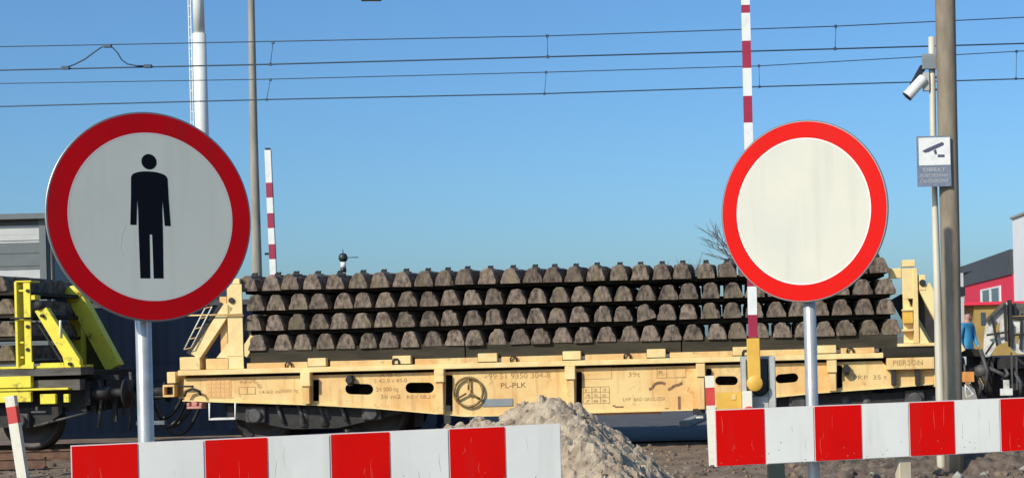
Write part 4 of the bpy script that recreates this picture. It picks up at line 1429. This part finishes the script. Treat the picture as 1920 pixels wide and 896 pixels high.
m = MB()
a, b = KL(1732, 147), KL(1700, 182)
d = (b - a).normalized()
m.lathe([(0.001, 0.0), (0.045, 0.0), (0.062, 0.02), (0.064, (b - a).length - 0.02), (0.068, (b - a).length), (0.056, (b - a).length + 0.005)], a + Vector((0, -0.06, 0)), d, 'white_paint', 24)
m.build('housing', cc)
m = MB(); m.lathe([(0.06, -0.015), (0.067, 0.012), (0.001, 0.018)], b + Vector((0, -0.06, 0)), d, 'plastic_dark', 24); m.build('lens_cap', cc)
m = MB()
m.prism([[tuple((KL(*p).x, KL(*p).z)) for p in [(1707, 157), (1726, 122), (1736, 130), (1727, 143), (1712, 160)]]], -0.03, 0.10, 'plastic_dark'); m.build('sunshield', cc, 0.006)
m = MB()
a, b = KL(1727, 104), KL(1754, 132)
m.box(a.x, b.x, -0.09, -0.045, b.z, a.z, 'plate_grey'); m.build('mounting_box', cc, 0.006)
m = MB()
a, b = KL(1729, 138), KL(1742, 172)
m.box(a.x, b.x, -0.06, 0.0, b.z, a.z, 'machine_grey'); m.build('bracket', cc, 0.006)
# notice plate
Yn = 18.04
n0 = at(1751, 302, Yn)
nt_ = thing('camera_notice', 'small white plate with a camera pictogram above a blue grey text strip', 'notice sign', (n0.x, Yn, n0.z))


def NL(px, py):
    v = at(px, py, Yn) - n0
    return (v.x, v.z)


m = MB()


def nbox(x0_, y0_, x1_, y1_, ya, yb, mt):
    a, b = NL(x0_, y0_), NL(x1_, y1_)
    m.box(a[0], b[0], ya, yb, b[1], a[1], mt)


nbox(1718, 256, 1784, 349, 0.0, 0.006, 'notice_blue')
nbox(1722, 259, 1782, 309, -0.003, -0.0005, 'white_paint')
m.flat([NL(*p) for p in [(1729, 283.5), (1737, 279), (1766, 266.5), (1770, 269), (1769, 272.5), (1741, 285.5), (1734, 287)]][::-1], -0.005, 'notice_ink')
m.flat([NL(*p) for p in [(1750, 283), (1755, 280), (1757, 289), (1753, 290)]][::-1], -0.005, 'notice_ink')
m.flat([NL(*p) for p in [(1758, 290), (1771, 290), (1771, 295), (1758, 295)]][::-1], -0.005, 'notice_ink')
for i, (t, y_) in enumerate((('OBIEKT', 322), ('MONITOROWANY', 333), ('CAŁODOBOWO', 343))):
    x, z = NL(1726, y_); x2, _ = NL(1778, y_)
    m.text(t, x + (0.03 if i == 0 else 0), z, -0.003, 0.042, 'clad_white', x2 - x - (0.06 if i == 0 else 0))
m.build('plate', nt_)
m = MB(); m.box(-0.04, 0.0, 0.008, 0.27, 0.1, 0.13, 'galvanised'); m.build('clamp', nt_)
m = MB(); m.box(-0.04, 0.0, 0.008, 0.27, -0.15, -0.12, 'galvanised'); m.build('clamp', nt_)

# lamp post behind the wagon
Yl = 29.4
kl = Yl / FPX
pts = [(471, 0), (475.5, 248), (482, 510), (484, 560)]
P = [at(x, y, Yl) for x, y in pts]
root = thing('street_lamp', 'tall grey tapered lamp post rising behind the sleeper stack', 'street lamp', (P[-1].x, Yl, 0))
Q = [Vector((p.x - P[-1].x, 0, p.z)) for p in P]
m = MB()
m.tube([Q[0] + Vector((-0.01, 0, 0.6)), Q[0], Q[1], Q[2], Vector((Q[3].x, 0, -0.1))], [5.6 * kl, 6 * kl, 7.4 * kl, 9.2 * kl, 11 * kl], 'lamp_pole', 24)
m.build('pole', root)
hd = at(695, 0, Yl)
hp = Vector((hd.x - P[-1].x, 0, hd.z))
top = Q[0] + Vector((-0.01, 0, 0.55))
m = MB()
m.tube([top, top + Vector((0.25, 0, 0.28)), top + Vector((0.9, 0, 0.34)), Vector((hp.x - 0.15, 0, hp.z + 0.14))], 0.035, 'lamp_pole', 12)
m.build('arm', root)
m = MB()
m.prism([[(hp.x - 0.18, hp.z + 0.0), (hp.x + 0.17, hp.z + 0.0), (hp.x + 0.2, hp.z + 0.06), (hp.x + 0.1, hp.z + 0.13), (hp.x - 0.18, hp.z + 0.16)]], -0.12, 0.12, 'lamp_pole')
m.build('lamp_head', root, 0.01)

# tall white mast with a ladder, far behind
Ym = 66.0
km = Ym / FPX
P = [at(371.5, -10, Ym), at(373.5, 64, Ym), at(379, 250, Ym)]
root = thing('white_mast', 'tall white tubular mast with a caged ladder behind the man pictogram sign', 'mast', (P[2].x + 0.1, Ym, 0))
o_ = Vector((P[2].x + 0.1, Ym, 0))
Q = [p - o_ for p in P]
low = Q[2] + (Q[2] - Q[1]) * 0.05
m = MB()
m.tube([Q[0] + Vector((-0.02, 0, 3)), Q[0], Q[1]], 10.3 * km, 'mast_white', 24)
m.tube([Q[1], Q[2], Vector((low.x, 0, 4)), Vector((low.x, 0, -0.1))], 12.3 * km, 'mast_white', 24)
m.build('tube', root)
m = MB()
xa_, xb_ = -17.5 * km, -13 * km
for xx in (xa_, xb_):
    m.tube([Q[0] + Vector((xx, -0.1, 3)), Q[2] + Vector((xx - 0.03, -0.1, 0)), Vector((low.x + xx, -0.1, 0.5))], 0.022, 'mast_white', 6)
z = 2.0
while z < Q[0].z + 3:
    t = (z - Q[2].z) / (Q[0].z - Q[2].z)
    cx_ = Q[2].x + (Q[0].x - Q[2].x) * t
    m.box(cx_ + xa_ - 0.03, cx_ + xb_, -0.11, -0.09, z, z + 0.035, 'mast_white')
    z += 0.45
m.build('ladder', root)

# small signal above the load
Ys = 28.5
s0 = at(644, 510, Ys)
root = thing('signal_lamp', 'small dark round signal lamp with a white band above the sleeper stack', 'signal', (s0.x, Ys, 0))
ks = Ys / FPX
zc = at(643, 483, Ys).z
m = MB(); m.lathe([(0.001, -0.08), (0.05, -0.075), (0.078, -0.04), (0.085, 0), (0.075, 0.04), (0.05, 0.075), (0.001, 0.085)], (0, 0, zc), (0, 0, 1), 'machine_dark', 20); m.build('lamp', root)
m = MB(); m.tube([(0, 0, zc - 0.19), (0, 0, zc - 0.082)], 0.05, 'white_paint', 16); m.build('white_band', root)
m = MB(); m.tube([(0, 0, zc - 0.26), (0, 0, zc - 0.192)], 0.055, 'plastic_dark', 14); m.tube([(0, 0, -0.1), (0, 0, zc - 0.262)], 0.045, 'lamp_pole', 12); m.build('mast', root)
m = MB(); m.tube([(0, 0, zc + 0.08), (0, 0, zc + 0.15)], 0.008, 'plastic_dark', 6); m.tube([(0.05, 0, zc + 0.0), (0.28, 0, zc + 0.0)], 0.008, 'plastic_dark', 6); m.build('aerial', root)

# leaning marker posts
def marker(label, top_px, bot_px, Y, w, bands):
    t, b = at(*top_px, Y), at(*bot_px, Y)
    root = thing('marker_post', label, 'marker post', (b.x, Y, 0), 0, 'leaning marker posts')
    d = Vector((t.x - b.x, 0, t.z - b.z))
    e = Vector((0, 0, b.z))
    m = MB()
    for (f0, f1, c) in bands:
        m.bar(e + d * (1 - f1), e + d * (1 - f0), w, w * 0.8, c, up=(0, 1, 0))
    if b.z > 0.05:
        g = e - d.normalized() * (b.z + 0.1)
        m.bar(g, e, w, w * 0.8, 'cream_white', up=(0, 1, 0))
    m.build('post', root)
    return root


marker('short white post with a red band, leaning in front of the yellow wagon', (20, 742), (42, 884), 20.6, 0.125, [(0, 0.14, 'cream_white'), (0.14, 0.36, 'faded_red'), (0.36, 1.0, 'cream_white')])
marker('short white post with a faded red band, just left of the yellow barrier counterweight', (1330, 704), (1338, 872), 19.4, 0.115, [(0, 0.13, 'cream_white'), (0.13, 0.33, 'faded_red'), (0.33, 1.0, 'cream_white')])

# ------------------------------------------------------------------ buildings
def wallbox(m, x0_, x1_, y0_, y1_, z0_, z1_, mt):
    m.box(x0_, x1_, y0_, y1_, z0_, z1_, mt)


# warehouse at the left
c = at(84, 412, 40.0)
root = thing('warehouse', 'low warehouse with grey and white banded front and dark navy flank', 'warehouse', (c.x, 40, 0))


def HZ(py):
    return at(45, py, 40.0).z


Lw = -16.0
m = MB()
bands = [(-50, 0), ]
zt = HZ(412)
z_ = [0, HZ(600), HZ(530), HZ(506), HZ(455), HZ(440), HZ(423), zt]
cl = ['clad_grey', 'clad_white', 'clad_white', 'clad_grey', 'clad_white', 'clad_white', 'trim_dark']
for i in range(7):
    m.box(Lw, 0, 0.0 + (0.0 if i % 2 else 0.004), 0.2, z_[i], z_[i + 1] - 0.001, cl[i])
zj = 0.35
while zj < HZ(426):
    m.box(Lw, -0.15, -0.006, -0.001, zj, zj + 0.018, 'trim_dark' if HZ(506) < zj < HZ(455) else 'clad_grey'); zj += 0.33
for xj in range(-15, 0, 3):
    m.box(xj, xj + 0.02, -0.009, -0.0065, 0, HZ(424), 'clad_grey')
m.build('front_wall', root)
m = MB()
y = 0.205
while y < 15.5:
    m.box(-0.2, -0.004 if int(y / 0.5) % 2 else 0.0, y, y + 0.497, 0, 3.3, 'clad_navy')
    m.box(-0.2, -0.004 if int(y / 0.5) % 2 else 0.0, y, y + 0.497, 3.301, zt, 'clad_teal')
    y += 0.5
m.build('side_wall', root)
m = MB(); m.box(Lw - 0.3, 0.12, -0.25, 15.9, zt + 0.001, zt + 0.14, 'clad_grey'); m.box(Lw - 0.3, 0.1, -0.2, 15.8, zt - 0.07, zt - 0.001, 'trim_dark') if False else None; m.build('roof', root)
m = MB(); m.box(-0.14, 0.03, -0.05, 0.15, 0, zt - 0.002, 'clad_grey'); m.build('corner_trim', root)
m = MB(); m.tube([(0.12, 0.1, 0), (0.12, 0.1, zt)], 0.06, 'trim_dark', 12); m.build('downpipe', root)
# added dark navy container standing behind the wagons
YC = 30.3
a, b = at(92, 570, YC), at(840, 560, YC)  # stands in for a shaded wall, lengthened to darken the view under the wagon
zt_ = at(380, 563, YC).z
root = thing('dark_backdrop', 'added dark navy corrugated container behind the gap between both wagons', 'backdrop', (a.x, YC, 0))
L_ = b.x - a.x
m = MB()
prof = []
x = 0.1
while x < L_ - 0.3:
    prof += [(x, 0.005), (x + 0.07, 0.005), (x + 0.11, 0.0), (x + 0.18, 0.0)]; x += 0.22
prof += [(L_ - 0.05, 0.03), (L_ - 0.05, 2.4), (0.1, 2.4)]
m.prism([prof], 0.12, zt_ - 0.1, 'clad_navy', axis='z')
m.build('wall', root)
m = MB()
m.box(0, L_, -0.02, 2.44, zt_ - 0.099, zt_, 'trim_dark'); m.build('top_rail', root)
m = MB(); m.box(0, L_, -0.02, 2.44, 0.0, 0.119, 'clad_navy'); m.build('bottom_rail', root)
for xx in (0.0, L_ - 0.13):
    m = MB(); m.box(xx, xx + 0.12, -0.03, 0.1, 0.121, zt_ - 0.101, 'trim_dark'); m.build('corner_post', root)
# red building with grey attic, flank turned to us
nr, fr = at(1897, 467, 50.0), at(1807, 500, 61.5)
root = thing('red_building', 'flat roofed red building with slate grey upper cladding and white framed window', 'building', (nr.x, 50, 0))
wallx = fr.x - nr.x
zA, zB = at(1897, 514, 50).z, nr.z
m = MB()
dv = Vector((wallx, 11.5, 0))


def flank(t0, t1, z0_, z1_, out, mt, mm, th=0.15):
    nrm = Vector((-11.5, wallx, 0)).normalized()
    p, q = dv * t0 + nrm * out, dv * t1 + nrm * out
    pi, qi = p - nrm * th, q - nrm * th
    vs = [(*p.xy, z0_), (*q.xy, z0_), (*qi.xy, z0_), (*pi.xy, z0_), (*p.xy, z1_), (*q.xy, z1_), (*qi.xy, z1_), (*pi.xy, z1_)]
    mm.add(vs, [(0, 1, 2, 3), (7, 6, 5, 4), (4, 5, 1, 0), (5, 6, 2, 1), (6, 7, 3, 2), (7, 4, 0, 3)], mt)


flank(0, 1, 0, zA, 0, 'house_red', m, 0.3)
m.box(0.31, 12, 0.0, 0.3, 0, zA, 'house_red')
m.box(0.9, 12, 11.2, 11.5, 0, zA, 'house_red')
m.build('wall', root)
m = MB(); flank(0, 1, zA + 0.001, zB, 0.05, 'roof_slate', m, 0.3); m.box(0.26, 12, -0.05, 0.25, zA + 0.001, zB, 'roof_slate'); m.box(0.3, 12, 0.3, 11.5, zB - 0.3, zB - 0.02, 'roof_slate'); m.build('attic_cladding', root)
zc0, zc1 = at(1850, 572, 55).z, at(1850, 540, 55).z
m = MB()
ta, tb = 0.20, 0.60
flank(ta, tb, zc0, zc0 + 0.06, 0.04, 'house_white', m, 0.03); flank(ta, tb, zc1 - 0.06, zc1, 0.04, 'house_white', m, 0.03)
for t in (ta, (ta + tb) / 2 - 0.012, tb - 0.025):
    flank(t, t + 0.03, zc0 + 0.061, zc1 - 0.061, 0.04, 'house_white', m, 0.03)
w = m.build('window', root)
m = MB(); flank(ta + 0.01, tb - 0.01, zc0 + 0.03, zc1 - 0.03, 0.02, 'glass_dark', m, 0.015); m.build('pane', w)
# white building in front of it at the frame's edge
a = at(1898, 411, 49.4)
root = thing('white_building', 'plain white building cut off at the edge beside the red one', 'building', (a.x, 46, 0))
m = MB(); m.box(0, 7, 0, 3.4, 0, a.z, 'house_white'); m.build('wall', root)
m = MB(); m.box(-0.06, 7.1, -0.06, 3.5, a.z + 0.001, a.z + 0.07, 'kerb_concrete'); m.build('roof', root)
# ochre shed and light grey post seen right of the pole
a, b = at(1826, 572, 42.0), at(1856, 640, 42.0)
root = thing('ochre_shed', 'small ochre shed below the red building behind the person', 'shed', (a.x, 42, 0))
m = MB(); m.box(0, 1.9, 0, 2, 0, a.z, 'house_ochre'); m.build('wall', root)
m = MB(); m.box(-0.5, 2.0, -0.15, 2.1, a.z + 0.001, a.z + 0.08, 'house_red'); m.build('roof', root)
m = MB(); m.box(0.18, 0.30, -0.02, 0.02, a.z - 0.55, a.z - 0.2, 'glass_dark'); m.build('window', root)
a = at(1801, 512, 34)
root = thing('grey_post', 'slim light grey post just right of the concrete pole', 'post', (a.x, 34, 0))
m = MB(); m.box(-0.05, 0.05, -0.05, 0.05, 0, a.z, 'clad_white'); m.build('post', root)
m = MB(); m.box(-0.06, 0.08, -0.08, 0.0, a.z - 0.5, a.z - 0.3, 'plastic_dark'); m.build('box', root)

# ------------------------------------------------------------------ person on a low platform
a, b = at(1790, 700, 29.0), at(1870, 700, 32.0)
zpl = 0.56
m = MB(); m.box(0, 3.4, 0, 3.0, 0, zpl, 'kerb_concrete')
o = m.build('platform', loc=(a.x - 0.1, 28.6, 0)); tag(o, 'low concrete platform under the person in blue', 'platform')
pp = at(1813, 600, 29.6)
body = [(0, 0, 0.93), (0, 0, 1.12), (0, 0.01, 1.32), (0, 0.0, 1.43), (0, -0.01, 1.52), (0, -0.02, 1.60), (0, -0.025, 1.70),   # 0-6 pelvis..head
        (0.19, 0, 1.40), (0.25, -0.02, 1.12), (0.20, -0.16, 0.95), (0.15, -0.24, 0.93),                                       # 7-10 arm
        (-0.19, 0, 1.40), (-0.26, 0.02, 1.12), (-0.25, -0.05, 0.88), (-0.245, -0.07, 0.80),                                    # 11-14 arm
        (0.10, 0, 0.86), (0.11, -0.02, 0.48), (0.11, 0.02, 0.09), (0.12, -0.13, 0.04),                                         # 15-18
        (-0.10, 0, 0.86), (-0.12, 0.02, 0.48), (-0.13, 0.05, 0.09), (-0.14, -0.10, 0.04)]
ed = [(0, 1), (1, 2), (2, 3), (3, 4), (4, 5), (5, 6), (3, 7), (7, 8), (8, 9), (9, 10), (3, 11), (11, 12), (12, 13), (13, 14), (0, 15), (15, 16), (16, 17), (17, 18), (0, 19), (19, 20), (20, 21), (21, 22)]
rad = [(.16, .12), (.15, .11), (.18, .125), (.13, .10), (.058, .058), (.088, .10), (.078, .09), (.07, .07), (.055, .055), (.042, .042), (.035, .03), (.07, .07), (.055, .055), (.042, .042), (.035, .03),
       (.095, .095), (.07, .07), (.05, .05), (.045, .04), (.095, .095), (.07, .07), (.05, .05), (.045, .04)]
me = bpy.data.meshes.new('person'); me.from_pydata(body, ed, [])
po = bpy.data.objects.new('person_skeleton', me); COL.objects.link(po)
bpy.context.view_layer.objects.active = po
sk = po.modifiers.new('skin', 'SKIN')
if not me.skin_vertices:
    bmx = bmesh.new(); bmx.from_mesh(me); bmx.verts.layers.skin.verify(); bmx.to_mesh(me); bmx.free()
for i, r_ in enumerate(rad):
    me.skin_vertices[0].data[i].radius = r_
me.skin_vertices[0].data[0].use_root = True
ss = po.modifiers.new('subsurf', 'SUBSURF'); ss.levels = ss.render_levels = 2
dg = bpy.context.evaluated_depsgraph_get()
pm = bpy.data.meshes.new_from_object(po.evaluated_get(dg))
bpy.data.objects.remove(po)
for k_ in ('jacket_blue', 'trousers_pale', 'skin', 'boot', 'hair_brown'):
    pm.materials.append(MATS[k_])
for p in pm.polygons:
    c_ = p.center
    p.use_smooth = True
    if c_.z > 1.655 or (c_.z > 1.57 and c_.y > 0.03):
        p.material_index = 4
    elif c_.z > 1.475:
        p.material_index = 2
    elif abs(c_.x) > 0.11 and c_.z < 0.97 and c_.z > 0.7 and (c_.y < -0.2 or (c_.x < -0.2 and c_.z < 0.85)):
        p.material_index = 2
    elif c_.z < 0.12:
        p.material_index = 3
    elif c_.z < 0.88 and not (abs(c_.x) > 0.19 and c_.z > 0.72):
        p.material_index = 1
pr = bpy.data.objects.new('person', pm)
COL.objects.link(pr)
pr.location = (pp.x, 29.6, zpl)
pr.rotation_euler = (0, 0, R(40))
pr.scale = (0.78, 0.78, 0.86)
tag(pr, 'person in a bright blue jacket standing behind the dark wagon coupling', 'person')
# simple face features
m = MB()
for sx in (-0.032, 0.032):
    m.lathe([(0.001, 0), (0.012, 0.002), (0.001, 0.006)], (sx, -0.128, 1.625), (0, -1, 0), 'hair_brown', 8)
m.lathe([(0.001, 0.03), (0.016, 0.0)], (0, -0.118, 1.59), (0, -1, -0.2), 'skin', 8)
m.box(-0.025, 0.025, -0.118, -0.108, 1.553, 1.560, 'rope_red')
m.build('face', pr)

# ------------------------------------------------------------------ bare tree behind the empty sign, small tip left of it
def tree(label, px, py_top, Y, seed, spread, name='bare_tree'):
    t = at(px, py_top, Y)
    root = thing(name, label, 'tree', (t.x, Y, 0))
    rnd = random.Random(seed)
    trunk = MB(); crown = MB()
    Ht = t.z

    def grow(m, p, d, L_, r, depth):
        r = max(r, 0.005)
        q = p + d * L_
        midp = p + d * L_ * 0.5 + Vector((rnd.uniform(-1, 1), rnd.uniform(-1, 1), rnd.uniform(-1, 1))) * L_ * 0.05
        m.tube([p, midp, q], [r, r * 0.85, r * 0.65], 'bark', 6 if depth < 2 else 4, cap=False)
        if depth >= 5:
            return
        for k in range(rnd.choice([2, 3, 3]) if depth else 5):
            a = rnd.uniform(0, 2 * math.pi); s_ = rnd.uniform(0.35, 0.95) * spread
            nd = (d + Vector((math.cos(a), math.sin(a), rnd.uniform(-0.1, 0.4))) * s_).normalized()
            grow(crown, p.lerp(q, rnd.uniform(0.55, 1.0)), nd, L_ * rnd.uniform(0.55, 0.85), r * 0.6, depth + 1)
    grow(trunk, Vector((0, 0, -0.1)), Vector((0, 0, 1)), Ht * 0.36, Ht * 0.014, 0)
    trunk.build('trunk', root)
    zmax = max(v[2] for v in crown.v)
    f = Ht / zmax
    crown.v = [(x, y, z if z < Ht * 0.36 else Ht * 0.36 + (z - Ht * 0.36) * (Ht * 0.64) / (zmax - Ht * 0.36)) for x, y, z in crown.v]
    crown.build('crown', root)


tree('bare leafless tree whose twigs show left of the empty round sign', 1452, 330, 70, 5, 1.0)
tree('small bare tree tip poking above the sleeper stack', 1271, 474, 60, 8, 0.35)
